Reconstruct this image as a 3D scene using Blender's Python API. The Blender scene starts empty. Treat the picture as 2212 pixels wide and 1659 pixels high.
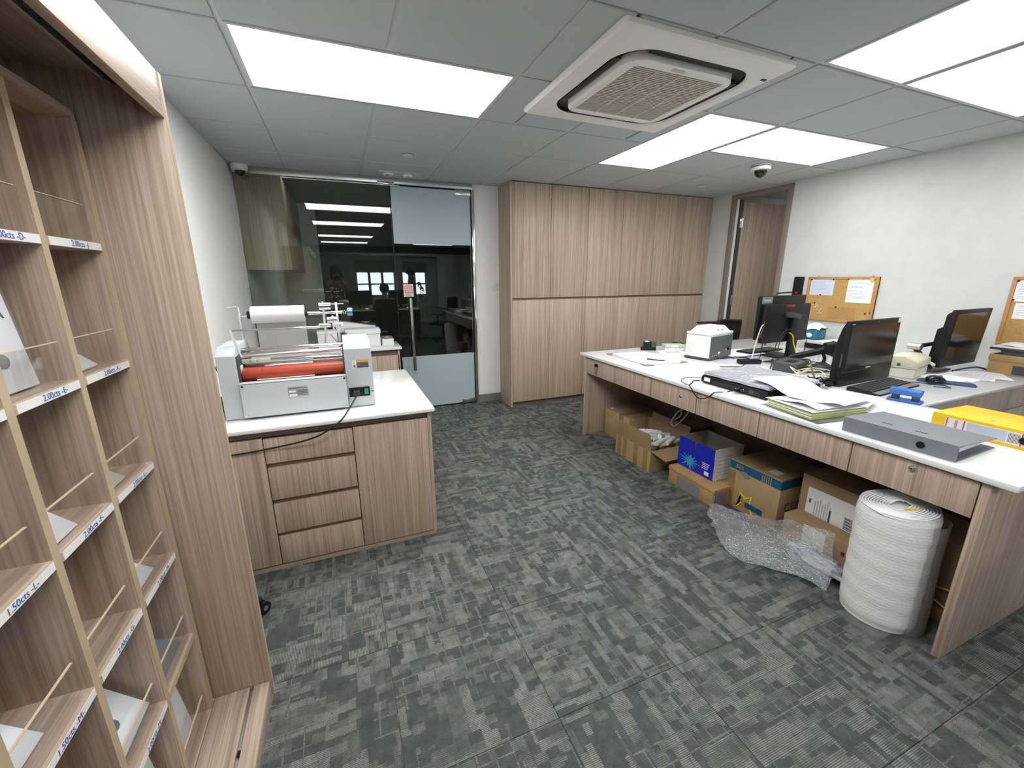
import bpy, bmesh, math, random
from mathutils import Vector, Matrix
random.seed(7)
scn = bpy.context.scene
COL = scn.collection

# ------------------------------------------------------------------ camera
H = 2.32                      # ceiling height
YAW, PITCH, ROLL = 0.388104, 0.252331, -0.004577
cam_d = bpy.data.cameras.new('camera')
cam_d.sensor_fit = 'HORIZONTAL'; cam_d.sensor_width = 36.0
cam_d.lens = 894.98 / 2212 * 36.0
cam_d.clip_start = 0.004; cam_d.clip_end = 100
cam = bpy.data.objects.new('camera', cam_d); COL.objects.link(cam)
fw = Vector((math.sin(YAW)*math.cos(PITCH), math.cos(YAW)*math.cos(PITCH), -math.sin(PITCH)))
r0 = Vector((math.cos(YAW), -math.sin(YAW), 0)); u0 = r0.cross(fw)
rt = r0*math.cos(ROLL) + u0*math.sin(ROLL); up = -r0*math.sin(ROLL) + u0*math.cos(ROLL)
CAM = Vector((0.30889, -2.06631, H - 0.9201))
cam.matrix_world = Matrix(((rt.x, up.x, -fw.x, CAM.x), (rt.y, up.y, -fw.y, CAM.y), (rt.z, up.z, -fw.z, CAM.z), (0, 0, 0, 1)))
scn.camera = cam

# ------------------------------------------------------------------ world, light levels, exposure
world = bpy.data.worlds.new('sky'); scn.world = world; world.use_nodes = True
_bg = world.node_tree.nodes['Background']
_bg.inputs[0].default_value = (0.86, 0.93, 1.0, 1); _bg.inputs[1].default_value = 13.0
LAMP = 10.5                  # radiance of the ceiling light panels
LAMP_COL = (1.0, 1.0, 0.985, 1)
vs = scn.view_settings
vs.view_transform = 'Standard'; vs.look = 'None'; vs.gamma = 1.0; vs.use_curve_mapping = False
vs.exposure = 0.36
scn.cycles.use_denoising = True; scn.cycles.use_light_tree = False
scn.cycles.use_adaptive_sampling = True; scn.cycles.adaptive_threshold = 0.05
scn.cycles.max_bounces = 7; scn.cycles.diffuse_bounces = 4; scn.cycles.glossy_bounces = 3
scn.cycles.transmission_bounces = 6; scn.cycles.transparent_max_bounces = 16
scn.cycles.sample_clamp_indirect = 6.0
scn.cycles.caustics_reflective = False; scn.cycles.caustics_refractive = False

# ------------------------------------------------------------------ mesh builder
class B:
    def __init__(s): s.bm = bmesh.new()
    def box(s, x0, x1, y0, y1, z0, z1, bev=0.0, mi=0, seg=2):
        if x1 < x0: x0, x1 = x1, x0
        if y1 < y0: y0, y1 = y1, y0
        if z1 < z0: z0, z1 = z1, z0
        b = s.bm
        v = [b.verts.new((x, y, z)) for x in (x0, x1) for y in (y0, y1) for z in (z0, z1)]
        fs = [b.faces.new([v[i] for i in q]) for q in ((0,1,3,2),(4,6,7,5),(0,4,5,1),(2,3,7,6),(0,2,6,4),(1,5,7,3))]
        for f in fs: f.material_index = mi
        if bev > 0:
            es = list({e for f in fs for e in f.edges})
            r = bmesh.ops.bevel(b, geom=es, offset=bev, segments=seg, profile=0.5, affect='EDGES', clamp_overlap=True)
            for f in r['faces']: f.material_index = mi
        return s
    def face(s, pts, mi=0):
        f = s.bm.faces.new([s.bm.verts.new(p) for p in pts]); f.material_index = mi; return s
    def prism(s, poly, axis, a, c, mi=0, bev=0.0):
        def P(u, v, w): return {'x': (w, u, v), 'y': (u, w, v), 'z': (u, v, w)}[axis]
        b = s.bm
        lo = [b.verts.new(P(u, v, a)) for u, v in poly]; hi = [b.verts.new(P(u, v, c)) for u, v in poly]
        fs = [b.faces.new(lo), b.faces.new(hi)]
        n = len(poly)
        for i in range(n): fs.append(b.faces.new((lo[i], lo[(i+1) % n], hi[(i+1) % n], hi[i])))
        for f in fs: f.material_index = mi
        bmesh.ops.recalc_face_normals(b, faces=fs)
        if bev > 0:
            es = list({e for f in fs for e in f.edges})
            r = bmesh.ops.bevel(b, geom=es, offset=bev, segments=2, profile=0.5, affect='EDGES', clamp_overlap=True)
            for f in r['faces']: f.material_index = mi
        return s
    def cyl(s, p0, p1, r, r2=None, n=16, mi=0, cap=True):
        p0 = Vector(p0); p1 = Vector(p1); r2 = r if r2 is None else r2
        d = (p1 - p0).normalized(); q = d.to_track_quat('Z', 'Y')
        b = s.bm; A = []; C = []
        for i in range(n):
            t = 2*math.pi*i/n; o = q @ Vector((math.cos(t), math.sin(t), 0))
            A.append(b.verts.new(p0 + o*r)); C.append(b.verts.new(p1 + o*r2))
        for i in range(n):
            f = b.faces.new((A[i], A[(i+1) % n], C[(i+1) % n], C[i])); f.material_index = mi
        if cap:
            f = b.faces.new(A[::-1]); f.material_index = mi
            f = b.faces.new(C); f.material_index = mi
        return s
    def tube(s, pts, r, n=7, mi=0, sub=5):
        P = [Vector(p) for p in pts]
        if sub > 1 and len(P) > 2:
            Q = []
            for i in range(len(P)-1):
                a = P[max(i-1, 0)]; b1 = P[i]; c = P[i+1]; d = P[min(i+2, len(P)-1)]
                for k in range(sub):
                    t = k/sub
                    Q.append(0.5*((2*b1) + (c-a)*t + (2*a-5*b1+4*c-d)*t*t + (3*b1-a-3*c+d)*t**3))
            P = Q + [P[-1]]
        rings = []; b = s.bm; nrm = None
        for i, p in enumerate(P):
            t = (P[min(i+1, len(P)-1)] - P[max(i-1, 0)]).normalized()
            if nrm is None:
                nrm = t.orthogonal().normalized()
            nrm = (nrm - t*nrm.dot(t)).normalized(); bn = t.cross(nrm)
            rings.append([b.verts.new(p + (nrm*math.cos(2*math.pi*k/n) + bn*math.sin(2*math.pi*k/n))*r) for k in range(n)])
        for i in range(len(rings)-1):
            for k in range(n):
                f = b.faces.new((rings[i][k], rings[i][(k+1) % n], rings[i+1][(k+1) % n], rings[i+1][k])); f.material_index = mi
        f = b.faces.new(rings[0][::-1]); f.material_index = mi
        f = b.faces.new(rings[-1]); f.material_index = mi
        return s
    def grid(s, fn, nu, nv, mi=0):
        b = s.bm
        V = [[b.verts.new(fn(i/nu, j/nv)) for j in range(nv+1)] for i in range(nu+1)]
        for i in range(nu):
            for j in range(nv):
                f = b.faces.new((V[i][j], V[i+1][j], V[i+1][j+1], V[i][j+1])); f.material_index = mi
        return s
    def lathe(s, prof, c=(0, 0, 0), n=20, mi=0, m=None):
        b = s.bm; c = Vector(c); R = []
        for r, z in prof:
            ring = []
            for k in range(n):
                t = 2*math.pi*k/n; p = Vector((r*math.cos(t), r*math.sin(t), z))
                if m is not None: p = m @ p
                ring.append(b.verts.new(c + p))
            R.append(ring)
        for i in range(len(R)-1):
            for k in range(n):
                f = b.faces.new((R[i][k], R[i][(k+1) % n], R[i+1][(k+1) % n], R[i+1][k])); f.material_index = mi
        for ring in (R[0][::-1], R[-1]):
            f = b.faces.new(ring); f.material_index = mi
        return s
    def ball(s, c, r, mi=0, n=12, sc=(1, 1, 1)):
        res = bmesh.ops.create_uvsphere(s.bm, u_segments=n, v_segments=max(6, n//2), radius=r)
        for v in res['verts']:
            v.co = Vector((v.co.x*sc[0], v.co.y*sc[1], v.co.z*sc[2])) + Vector(c)
        for f in {f for v in res['verts'] for f in v.link_faces}: f.material_index = mi
        return s
    def tf(s, m):
        bmesh.ops.transform(s.bm, matrix=m, verts=s.bm.verts); return s

SHIFT = {}                    # world-space things: the offset to subtract for their parts
def _root(o):
    while o.parent: o = o.parent
    return o
def mesh_from(b, name, mats, smooth=True, ang=0.6):
    me = bpy.data.meshes.new(name)
    bmesh.ops.recalc_face_normals(b.bm, faces=b.bm.faces)
    b.bm.to_mesh(me); b.bm.free()
    for m in (mats if isinstance(mats, (list, tuple)) else [mats]): me.materials.append(m)
    if smooth:
        me.polygons.foreach_set('use_smooth', [True]*len(me.polygons))
        me.set_sharp_from_angle(angle=ang)
    return me
def obj(name, b, mats, parent=None, smooth=True, ang=0.6):
    if parent is not None:
        off = SHIFT.get(_root(parent).name)
        if off is not None: b.tf(Matrix.Translation(-off))
    o = bpy.data.objects.new(name, mesh_from(b, name, mats, smooth, ang)); COL.objects.link(o)
    if parent is not None: o.parent = parent
    return o
def tag(o, label, cat, group=None):
    o['label'] = label; o['category'] = cat
    if group: o['group'] = group
    return o
def thing(name, label, cat, loc=(0, 0, 0), rz=0.0, group=None, local=False):
    o = bpy.data.objects.new(name, None); COL.objects.link(o)
    o.location = loc; o.rotation_euler = (0, 0, rz); o.empty_display_size = 0.05
    if not local: SHIFT[o.name] = Vector(loc)
    return tag(o, label, cat, group)
def struct(name, b, mats, smooth=True):
    o = obj(name, b, mats, None, smooth); o['kind'] = 'structure'; return o
def single(name, b, mats, label, cat, group=None, smooth=True, ang=0.6):
    # a thing made of one mesh, its origin moved to the base of its bounds
    vs_ = [v.co for v in b.bm.verts]
    lo = Vector([min(v[i] for v in vs_) for i in range(3)]); hi = Vector([max(v[i] for v in vs_) for i in range(3)])
    c = Vector(((lo.x+hi.x)/2, (lo.y+hi.y)/2, lo.z)); b.tf(Matrix.Translation(-c))
    o = obj(name, b, mats, None, smooth, ang); o.location = c
    return tag(o, label, cat, group)
def dup(o, parent=None):
    c = o.copy(); COL.objects.link(c); c.parent = parent
    for ch in [x for x in o.children]: dup(ch, c)
    return c
def text(name, body, size, m, mat_, parent, ext=0.0004, align='CENTER'):
    cu = bpy.data.curves.new(name, 'FONT'); cu.body = body; cu.size = size; cu.extrude = ext
    cu.align_x = align; cu.align_y = 'CENTER'; cu.resolution_u = 3
    t = bpy.data.objects.new(name, cu); COL.objects.link(t)
    dg = bpy.context.evaluated_depsgraph_get(); dg.update()
    me = bpy.data.meshes.new_from_object(t.evaluated_get(dg))
    bpy.data.objects.remove(t); bpy.data.curves.remove(cu)
    off = SHIFT.get(_root(parent).name)
    if off is not None: m = Matrix.Translation(-off) @ m
    me.transform(m); me.materials.clear(); me.materials.append(mat_)
    o = bpy.data.objects.new(name, me); COL.objects.link(o); o.parent = parent
    return o
def axes(x, y, o):
    # matrix taking text space (x right, y up) to the given world directions at o
    x = Vector(x).normalized(); y = Vector(y).normalized(); z = x.cross(y)
    return Matrix(((x.x, y.x, z.x, o[0]), (x.y, y.y, z.y, o[1]), (x.z, y.z, z.z, o[2]), (0, 0, 0, 1)))

# ------------------------------------------------------------------ materials
def srgb(r, g, b):
    f = lambda c: (c/255/12.92) if c <= 10 else ((c/255+0.055)/1.055)**2.4
    return (f(r), f(g), f(b), 1)
class G:
    def __init__(s, name):
        s.m = bpy.data.materials.new(name); s.m.use_nodes = True
        s.t = s.m.node_tree; s.bsdf = s.t.nodes['Principled BSDF']; s.out = s.t.nodes['Material Output']
    def n(s, typ, **kw):
        nd = s.t.nodes.new('ShaderNode' + typ)
        for k, v in kw.items():
            if k.startswith('i_'):
                nd.inputs[k[2:].replace('_', ' ')].default_value = v
            else: setattr(nd, k, v)
        return nd
    def l(s, a, b): s.t.links.new(a, b)
    def math(s, op, a, b=None, c=None):
        nd = s.n('Math', operation=op)
        for i, v in enumerate((a, b, c)):
            if v is None: continue
            if isinstance(v, (int, float)): nd.inputs[i].default_value = v
            else: s.l(v, nd.inputs[i])
        return nd.outputs[0]
    def vmath(s, op, a, b=None):
        nd = s.n('VectorMath', operation=op)
        for i, v in enumerate((a, b)):
            if v is None: continue
            if isinstance(v, (tuple, list)): nd.inputs[i].default_value = v
            else: s.l(v, nd.inputs[i])
        return nd.outputs[0]
    def obj(s): return s.n('TexCoord').outputs['Object']
    def noise(s, vec, scale, detail=3, rough=0.5, dist=0.0):
        nd = s.n('TexNoise'); nd.inputs['Scale'].default_value = scale; nd.inputs['Detail'].default_value = detail
        nd.inputs['Roughness'].default_value = rough; nd.inputs['Distortion'].default_value = dist
        s.l(vec, nd.inputs['Vector']); return nd.outputs['Fac']
    def ramp(s, fac, stops):
        nd = s.n('ValToRGB'); e = nd.color_ramp.elements
        while len(e) < len(stops): e.new(0.5)
        for el, (p, c) in zip(e, stops): el.position = p; el.color = c
        s.l(fac, nd.inputs[0]); return nd.outputs[0]
    def mix(s, fac, a, b):
        nd = s.n('Mix', data_type='RGBA')
        if isinstance(fac, (int, float)): nd.inputs[0].default_value = fac
        else: s.l(fac, nd.inputs[0])
        for i, v in ((6, a), (7, b)):
            if isinstance(v, tuple): nd.inputs[i].default_value = v
            else: s.l(v, nd.inputs[i])
        return nd.outputs[2]
    def bump(s, h, strength=0.2, dist=0.002):
        nd = s.n('Bump'); nd.inputs['Strength'].default_value = strength; nd.inputs['Distance'].default_value = dist
        s.l(h, nd.inputs['Height']); s.l(nd.outputs[0], s.bsdf.inputs['Normal'])
    def set(s, **kw):
        for k, v in kw.items():
            i = s.bsdf.inputs[k.replace('_', ' ')]
            if hasattr(v, 'node'): s.l(v, i)
            else: i.default_value = v
        return s
def plain(name, col, rough=0.5, metal=0.0, spec=0.5, var=0.0, bump=0.0, bscale=400):
    g = G(name); g.set(Roughness=rough, Metallic=metal, Specular_IOR_Level=spec)
    co = g.obj()
    if var > 0:
        f = g.noise(co, 9, 4)
        d = tuple(max(0, c*(1-var)) for c in col[:3]) + (1,); u = tuple(min(1, c*(1+var)) for c in col[:3]) + (1,)
        g.set(Base_Color=g.ramp(f, [(0.3, d), (0.7, u)]))
    else: g.set(Base_Color=col)
    if bump > 0: g.bump(g.noise(co, bscale, 3), bump, 0.001)
    return g.m
def wood(name, axis, dark=(0.295, 0.22, 0.164, 1), mid=(0.465, 0.364, 0.284, 1), light=(0.645, 0.53, 0.43, 1)):
    g = G(name); co = g.obj(); rnd = g.n('ObjectInfo').outputs['Random']
    sh = g.n('CombineXYZ'); k = g.math('MULTIPLY', rnd, 53.0)
    for i in range(3): g.l(k, sh.inputs[i])
    co = g.vmath('ADD', co, sh.outputs[0])
    def sc(a, b): return tuple(b if 'xyz'[i] == axis else a for i in range(3))
    n1 = g.noise(g.vmath('MULTIPLY', co, sc(120, 1.4)), 1, 5, 0.6)
    n2 = g.noise(g.vmath('MULTIPLY', co, sc(30, 0.5)), 1, 3, 0.5)
    n3 = g.noise(g.vmath('MULTIPLY', co, sc(330, 5)), 1, 2, 0.5)
    f = g.math('ADD', g.math('MULTIPLY', n1, 0.52), g.math('ADD', g.math('MULTIPLY', n2, 0.24), g.math('MULTIPLY', n3, 0.24)))
    g.set(Base_Color=g.ramp(f, [(0.34, dark), (0.5, mid), (0.66, light)]), Roughness=0.42, Specular_IOR_Level=0.35)
    g.bump(n3, 0.06, 0.0006)
    return g.m
M = {}
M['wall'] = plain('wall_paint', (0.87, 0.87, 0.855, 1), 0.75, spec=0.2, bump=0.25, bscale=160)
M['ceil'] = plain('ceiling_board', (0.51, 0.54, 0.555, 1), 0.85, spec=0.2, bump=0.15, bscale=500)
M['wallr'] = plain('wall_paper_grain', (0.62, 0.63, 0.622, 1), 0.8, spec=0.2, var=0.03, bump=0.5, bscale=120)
M['tbar'] = plain('grid_bar', (0.62, 0.645, 0.655, 1), 0.5, spec=0.3)
M['wz'] = wood('laminate_upright', 'z'); M['wy'] = wood('laminate_along', 'y'); M['wx'] = wood('laminate_across', 'x')
M['wedge'] = plain('laminate_edge', (0.47, 0.37, 0.25, 1), 0.5, var=0.12)
M['dark'] = plain('dark_gap', (0.035, 0.025, 0.02, 1), 0.7)
M['rail'] = wood('laminate_reveal', 'x', (0.10, 0.07, 0.05, 1), (0.17, 0.125, 0.095, 1), (0.24, 0.18, 0.14, 1))
M['quartz'] = plain('white_quartz', (0.86, 0.87, 0.865, 1), 0.13, spec=0.5, var=0.02)
M['steel'] = plain('brushed_steel', (0.62, 0.62, 0.61, 1), 0.28, 1.0)
M['chrome'] = plain('chrome', (0.82, 0.82, 0.83, 1), 0.12, 1.0)
M['alu'] = plain('dull_aluminium', (0.55, 0.56, 0.56, 1), 0.42, 1.0)
M['black'] = plain('black_plastic', (0.009, 0.009, 0.010, 1), 0.45, spec=0.28)
M['blackm'] = plain('black_matt', (0.012, 0.011, 0.012, 1), 0.8, spec=0.2, bump=0.2, bscale=900)
M['gloss'] = plain('screen_glass', (0.006, 0.006, 0.007, 1), 0.16, spec=0.6)
M['char'] = plain('charcoal_plastic', (0.05, 0.053, 0.057, 1), 0.5)
M['grey'] = plain('grey_plastic', (0.20, 0.205, 0.21, 1), 0.5)
M['lgrey'] = plain('powder_coat_grey', (0.52, 0.56, 0.575, 1), 0.45, spec=0.4, bump=0.08, bscale=700)
M['white'] = plain('white_plastic', (0.80, 0.80, 0.79, 1), 0.38)
M['cream'] = plain('cream_plastic', (0.66, 0.63, 0.48, 1), 0.45)
M['creaml'] = plain('pale_cream_plastic', (0.66, 0.655, 0.58, 1), 0.45)
M['acw'] = plain('air_conditioner_white', (0.87, 0.865, 0.83, 1), 0.45)
M['acg'] = plain('air_conditioner_slat', (0.60, 0.565, 0.49, 1), 0.6)
M['orange'] = plain('orange_silicone', (0.40, 0.050, 0.020, 1), 0.42, var=0.12)
M['film'] = plain('film_roll', (0.84, 0.83, 0.82, 1), 0.28)
M['paper'] = plain('paper', (0.86, 0.87, 0.90, 1), 0.7, spec=0.2)
M['paperb'] = plain('bluish_paper', (0.60, 0.68, 0.80, 1), 0.7, spec=0.2)
M['ink'] = plain('print_ink', (0.10, 0.10, 0.13, 1), 0.7)
M['inkgrey'] = plain('grey_print', (0.42, 0.43, 0.47, 1), 0.7)
M['inkblue'] = plain('blue_print', (0.06, 0.10, 0.36, 1), 0.6)
M['blue'] = plain('royal_blue_card', (0.006, 0.018, 0.42, 1), 0.35, var=0.1)
M['sky'] = plain('sky_blue_print', (0.06, 0.40, 0.78, 1), 0.4, var=0.5)
M['steelblue'] = plain('dark_blue_band', (0.012, 0.085, 0.18, 1), 0.4, var=0.15)
M['yellow'] = plain('yellow_board', (0.86, 0.56, 0.012, 1), 0.35)
M['gbind'] = plain('grey_board', (0.20, 0.215, 0.24, 1), 0.5, bump=0.1, bscale=900)
M['magenta'] = plain('magenta_print', (0.42, 0.05, 0.27, 1), 0.6)
M['lime'] = plain('lime_folder', (0.44, 0.50, 0.11, 1), 0.4)
M['green'] = plain('green_switch', (0.01, 0.30, 0.16, 1), 0.3)
M['red'] = plain('red_plastic', (0.22, 0.008, 0.012, 1), 0.35)
M['purple'] = plain('purple_edge', (0.22, 0.15, 0.48, 1), 0.5)
M['teal'] = plain('teal_print', (0.01, 0.17, 0.24, 1), 0.4, var=0.3)
M['pblue'] = plain('blue_metal', (0.025, 0.13, 0.44, 1), 0.32)
M['navy'] = plain('navy_gel', (0.02, 0.05, 0.13, 1), 0.55)
M['tapey'] = plain('yellow_tape', (0.80, 0.62, 0.03, 1), 0.4)
M['tan'] = plain('corrugated_tan', (0.40, 0.28, 0.145, 1), 0.65, var=0.10)
M['tan2'] = plain('corrugated_brown', (0.33, 0.225, 0.125, 1), 0.65, var=0.12)
M['tan3'] = plain('corrugated_orange', (0.44, 0.27, 0.115, 1), 0.6, var=0.10)
M['tape'] = plain('packing_tape', (0.30, 0.185, 0.07, 1), 0.22, var=0.2)
M['gtape'] = plain('grey_patch', (0.21, 0.215, 0.22, 1), 0.5)
M['cardin'] = plain('grey_card_inside', (0.40, 0.37, 0.30, 1), 0.7)
M['base'] = plain('skirting_grey', (0.20, 0.20, 0.20, 1), 0.4)
M['frost'] = plain('frosted_film', (0.42, 0.52, 0.55, 1), 0.35, spec=0.5)
M['frame'] = plain('door_frame_taupe', (0.245, 0.20, 0.175, 1), 0.45)
M['skin'] = plain('skin', (0.50, 0.32, 0.23, 1), 0.5)
M['hair'] = plain('dark_hair', (0.012, 0.009, 0.008, 1), 0.4)
M['shirt1'] = plain('patterned_top', (0.16, 0.13, 0.12, 1), 0.8, var=0.6)
M['shirt2'] = plain('lilac_shirt', (0.22, 0.17, 0.26, 1), 0.8)
M['shirt3'] = plain('grey_shirt', (0.14, 0.14, 0.13, 1), 0.8)
M['trous'] = plain('dark_trousers', (0.02, 0.02, 0.025, 1), 0.8)
M['leaf'] = plain('green_leaf', (0.09, 0.20, 0.03, 1), 0.5, var=0.3)
M['dwall'] = plain('dark_beam_and_unlit_space', (0.03, 0.032, 0.03, 1), 0.5)  # dark bulkhead colour; also the painted-on darkness of the pantry's unlit depth
M['blind'] = plain('roller_blind', (0.45, 0.44, 0.38, 1), 0.8)
M['brass'] = plain('brass_pin', (0.75, 0.70, 0.55, 1), 0.3, 0.6)
M['gstone'] = plain('stone_print', (0.22, 0.24, 0.25, 1), 0.3, var=0.7)

def cork():
    g = G('cork'); co = g.obj(); f = g.noise(co, 260, 3, 0.7)
    g.set(Base_Color=g.ramp(f, [(0.3, (0.36, 0.21, 0.07, 1)), (0.7, (0.62, 0.40, 0.155, 1))]), Roughness=0.85, Specular_IOR_Level=0.15)
    g.bump(f, 0.3, 0.001); return g.m
M['cork'] = cork()
M['corkf'] = plain('cork_frame', (0.50, 0.25, 0.10, 1), 0.5, var=0.12)
M['corkd'] = plain('kraft_sheet', (0.42, 0.245, 0.09, 1), 0.6, var=0.08)

def clear(name, tint=(0.9, 0.95, 0.93, 1), refl=1.0, ior=1.5, milk=0.0, milkcol=(0.8, 0.82, 0.84, 1), bump=0.0, bscale=120, rough=0.0):
    # a thin see-through sheet: straight-through light plus a Fresnel reflection and a little milkiness
    g = G(name); t = g.t; t.nodes.remove(g.bsdf)
    tr = g.n('BsdfTransparent'); tr.inputs[0].default_value = tint
    gl = g.n('BsdfGlossy'); gl.inputs['Roughness'].default_value = rough
    fr = g.n('Fresnel')
    bf = g.n('NewGeometry').outputs['Backfacing']     # both faces of the sheet reflect as air to solid
    g.l(g.math('ADD', g.math('MULTIPLY', bf, 1/ior - ior), ior), fr.inputs['IOR'])
    if bump > 0:
        v = g.n('TexVoronoi'); v.inputs['Scale'].default_value = bscale; g.l(g.obj(), v.inputs['Vector'])
        bn = g.n('Bump'); bn.inputs['Strength'].default_value = bump; bn.inputs['Distance'].default_value = 0.004
        g.l(v.outputs['Distance'], bn.inputs['Height']); g.l(bn.outputs[0], gl.inputs['Normal']); g.l(bn.outputs[0], fr.inputs['Normal'])
    mx = g.n('MixShader'); g.l(g.math('MULTIPLY', fr.outputs[0], refl), mx.inputs[0]); g.l(tr.outputs[0], mx.inputs[1]); g.l(gl.outputs[0], mx.inputs[2])
    last = mx
    if milk > 0:
        df = g.n('BsdfDiffuse'); df.inputs[0].default_value = milkcol
        m2 = g.n('MixShader'); m2.inputs[0].default_value = milk
        g.l(last.outputs[0], m2.inputs[1]); g.l(df.outputs[0], m2.inputs[2]); last = m2
    g.l(last.outputs[0], g.out.inputs[0]); return g.m
M['glass'] = clear('tinted_pane', (0.85, 0.88, 0.835, 1), 1.35, 1.52)
M['pane'] = clear('window_pane', (0.92, 0.95, 0.95, 1), 1.0, 1.5)
M['acryl'] = clear('acrylic', (0.965, 0.965, 0.96, 1), 1.0, 1.45)
M['acedge'] = plain('acrylic_edge', (0.62, 0.50, 0.33, 1), 0.4)
M['sleeve'] = clear('plastic_sleeve', (0.97, 0.975, 0.985, 1), 1.3, 1.45, 0.04, rough=0.1)
M['wrap'] = clear('bubble_sheet', (0.88, 0.90, 0.92, 1), 3.0, 1.45, 0.15, (0.9, 0.92, 0.95, 1), 0.8, 130, 0.08)
M['wrap2'] = clear('crinkled_wrap', (0.85, 0.87, 0.92, 1), 2.2, 1.45, 0.30, (0.8, 0.82, 0.88, 1), 1.0, 60, 0.12)
def bubble():
    g = G('bubble_wrap'); v = g.n('TexVoronoi'); v.inputs['Scale'].default_value = 110
    g.l(g.vmath('MULTIPLY', g.obj(), (0.85, 0.85, 1.0)), v.inputs['Vector'])
    g.set(Base_Color=(0.90, 0.91, 0.93, 1), Roughness=0.35, Specular_IOR_Level=0.5, Subsurface_Weight=0.25, Subsurface_Radius=(0.02, 0.02, 0.02))
    w = g.n('TexWave', wave_type='BANDS', bands_direction='Z'); w.inputs['Scale'].default_value = 24; w.inputs['Distortion'].default_value = 0.6
    g.l(g.obj(), w.inputs['Vector'])
    g.bump(g.math('ADD', v.outputs['Distance'], g.math('MULTIPLY', w.outputs['Fac'], 0.30)), 0.30, 0.003); return g.m
M['bubble'] = bubble()
def emit(name, col, k):
    g = G(name); g.t.nodes.remove(g.bsdf); e = g.n('Emission'); e.inputs[0].default_value = col; e.inputs[1].default_value = k
    g.l(e.outputs[0], g.out.inputs[0]); return g.m
M['lamp'] = emit('lit_diffuser', LAMP_COL, LAMP)

def carpet():
    g = G('carpet_tile'); co = g.obj(); rnd = g.n('ObjectInfo').outputs['Random']
    sh = g.n('CombineXYZ')
    g.l(g.math('MULTIPLY', rnd, 91.0), sh.inputs[0]); g.l(g.math('MULTIPLY', rnd, 47.0), sh.inputs[1])
    wob = g.noise(co, 210, 2)
    base = g.vmath('ADD', co, sh.outputs[0])
    sp = g.n('SeparateXYZ'); g.l(base, sp.inputs[0])
    jx = g.math('ADD', sp.outputs[0], g.math('MULTIPLY', g.math('SUBTRACT', wob, 0.5), 0.011))
    jy = g.math('ADD', sp.outputs[1], g.math('MULTIPLY', g.math('SUBTRACT', g.noise(co, 240, 2), 0.5), 0.011))
    def wn(a, b, k):
        c = g.n('CombineXYZ'); g.l(a, c.inputs[0]); g.l(b, c.inputs[1]); c.inputs[2].default_value = k
        w = g.n('TexWhiteNoise', noise_dimensions='3D'); g.l(c.outputs[0], w.inputs[0]); return w.outputs['Value']
    def cells(u, v, lu, lv, k):
        row = g.math('FLOOR', g.math('DIVIDE', v, lv))
        off = wn(row, row, k)
        cu = g.math('FLOOR', g.math('ADD', g.math('DIVIDE', u, lu), g.math('MULTIPLY', off, 7.0)))
        return wn(cu, row, k + 3)
    def steps(v, lo, hi):       # 0, a half or 1
        return g.math('ADD', g.math('MULTIPLY', g.math('GREATER_THAN', v, lo), 0.5), g.math('MULTIPLY', g.math('GREATER_THAN', v, hi), 0.5))
    a = g.math('MAXIMUM', steps(cells(jx, jy, 0.135, 0.025, 1.0), 0.48, 0.66), steps(cells(jx, jy, 0.095, 0.062, 5.0), 0.62, 0.80))
    b = g.math('MAXIMUM', steps(cells(jy, jx, 0.135, 0.024, 11.0), 0.48, 0.66), steps(cells(jy, jx, 0.100, 0.058, 15.0), 0.62, 0.80))
    c = cells(jx, jy, 0.040, 0.030, 21.0)
    pick = g.math('GREATER_THAN', cells(jx, jy, 0.20, 0.165, 31.0), 0.5)
    dark = g.math('ADD', g.math('MULTIPLY', a, pick), g.math('MULTIPLY', b, g.math('SUBTRACT', 1.0, pick)))
    dark = g.math('MULTIPLY', dark, g.math('ADD', 0.35, g.math('MULTIPLY', g.math('GREATER_THAN', c, 0.2), 0.65)))
    # thin pale and dark threads between the bars
    ln = g.math('LESS_THAN', g.math('FRACT', g.math('DIVIDE', jy, 0.060)), 0.07)
    ln2 = g.math('LESS_THAN', g.math('FRACT', g.math('DIVIDE', jx, 0.056)), 0.06)
    th = g.math('MULTIPLY', g.math('MAXIMUM', ln, ln2), g.math('GREATER_THAN', cells(jx, jy, 0.16, 0.12, 41.0), 0.5))
    patch = g.noise(base, 22, 4, 0.65)
    v1 = g.math('ADD', g.math('MULTIPLY', dark, -0.31), 0.63)
    v1 = g.math('ADD', v1, g.math('MULTIPLY', th, g.math('SUBTRACT', g.math('MULTIPLY', dark, 0.5), 0.16)))
    v1 = g.math('ADD', v1, g.math('MULTIPLY', g.math('SUBTRACT', patch, 0.5), 0.70))
    rib = g.math('SINE', g.math('MULTIPLY', sp.outputs[1], 2*math.pi/0.0052))
    fuzz = g.noise(co, 420, 2, 0.7)
    v2 = g.math('ADD', v1, g.math('MULTIPLY', g.math('MULTIPLY', rib, 0.17), g.math('SUBTRACT', 1.15, dark)))
    v2 = g.math('ADD', v2, g.math('MULTIPLY', g.math('SUBTRACT', fuzz, 0.5), 0.95))
    g.set(Base_Color=g.ramp(v2, [(0.10, (0.046, 0.052, 0.052, 1)), (0.42, (0.092, 0.098, 0.096, 1)), (0.70, (0.166, 0.171, 0.165, 1)), (1.0, (0.33, 0.335, 0.318, 1))]),
          Roughness=0.95, Specular_IOR_Level=0.05)
    g.bump(g.math('ADD', g.math('MULTIPLY', rib, 0.3), fuzz), 0.5, 0.002)
    return g.m
M['carpet'] = carpet()
# ------------------------------------------------------------------ room shell
XL, XR, YG, YB = -0.43, 4.62, 2.35, -13.0
PY = 4.32                                       # far wall of the room behind the glass
def wl(y, z):                                   # a point measured on x = 4.58 moved to the wall plane XR
    k = (XR - CAM.x)/(4.58 - CAM.x); return CAM.y + (y - CAM.y)*k, CAM.z + (z - CAM.z)*k

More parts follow.
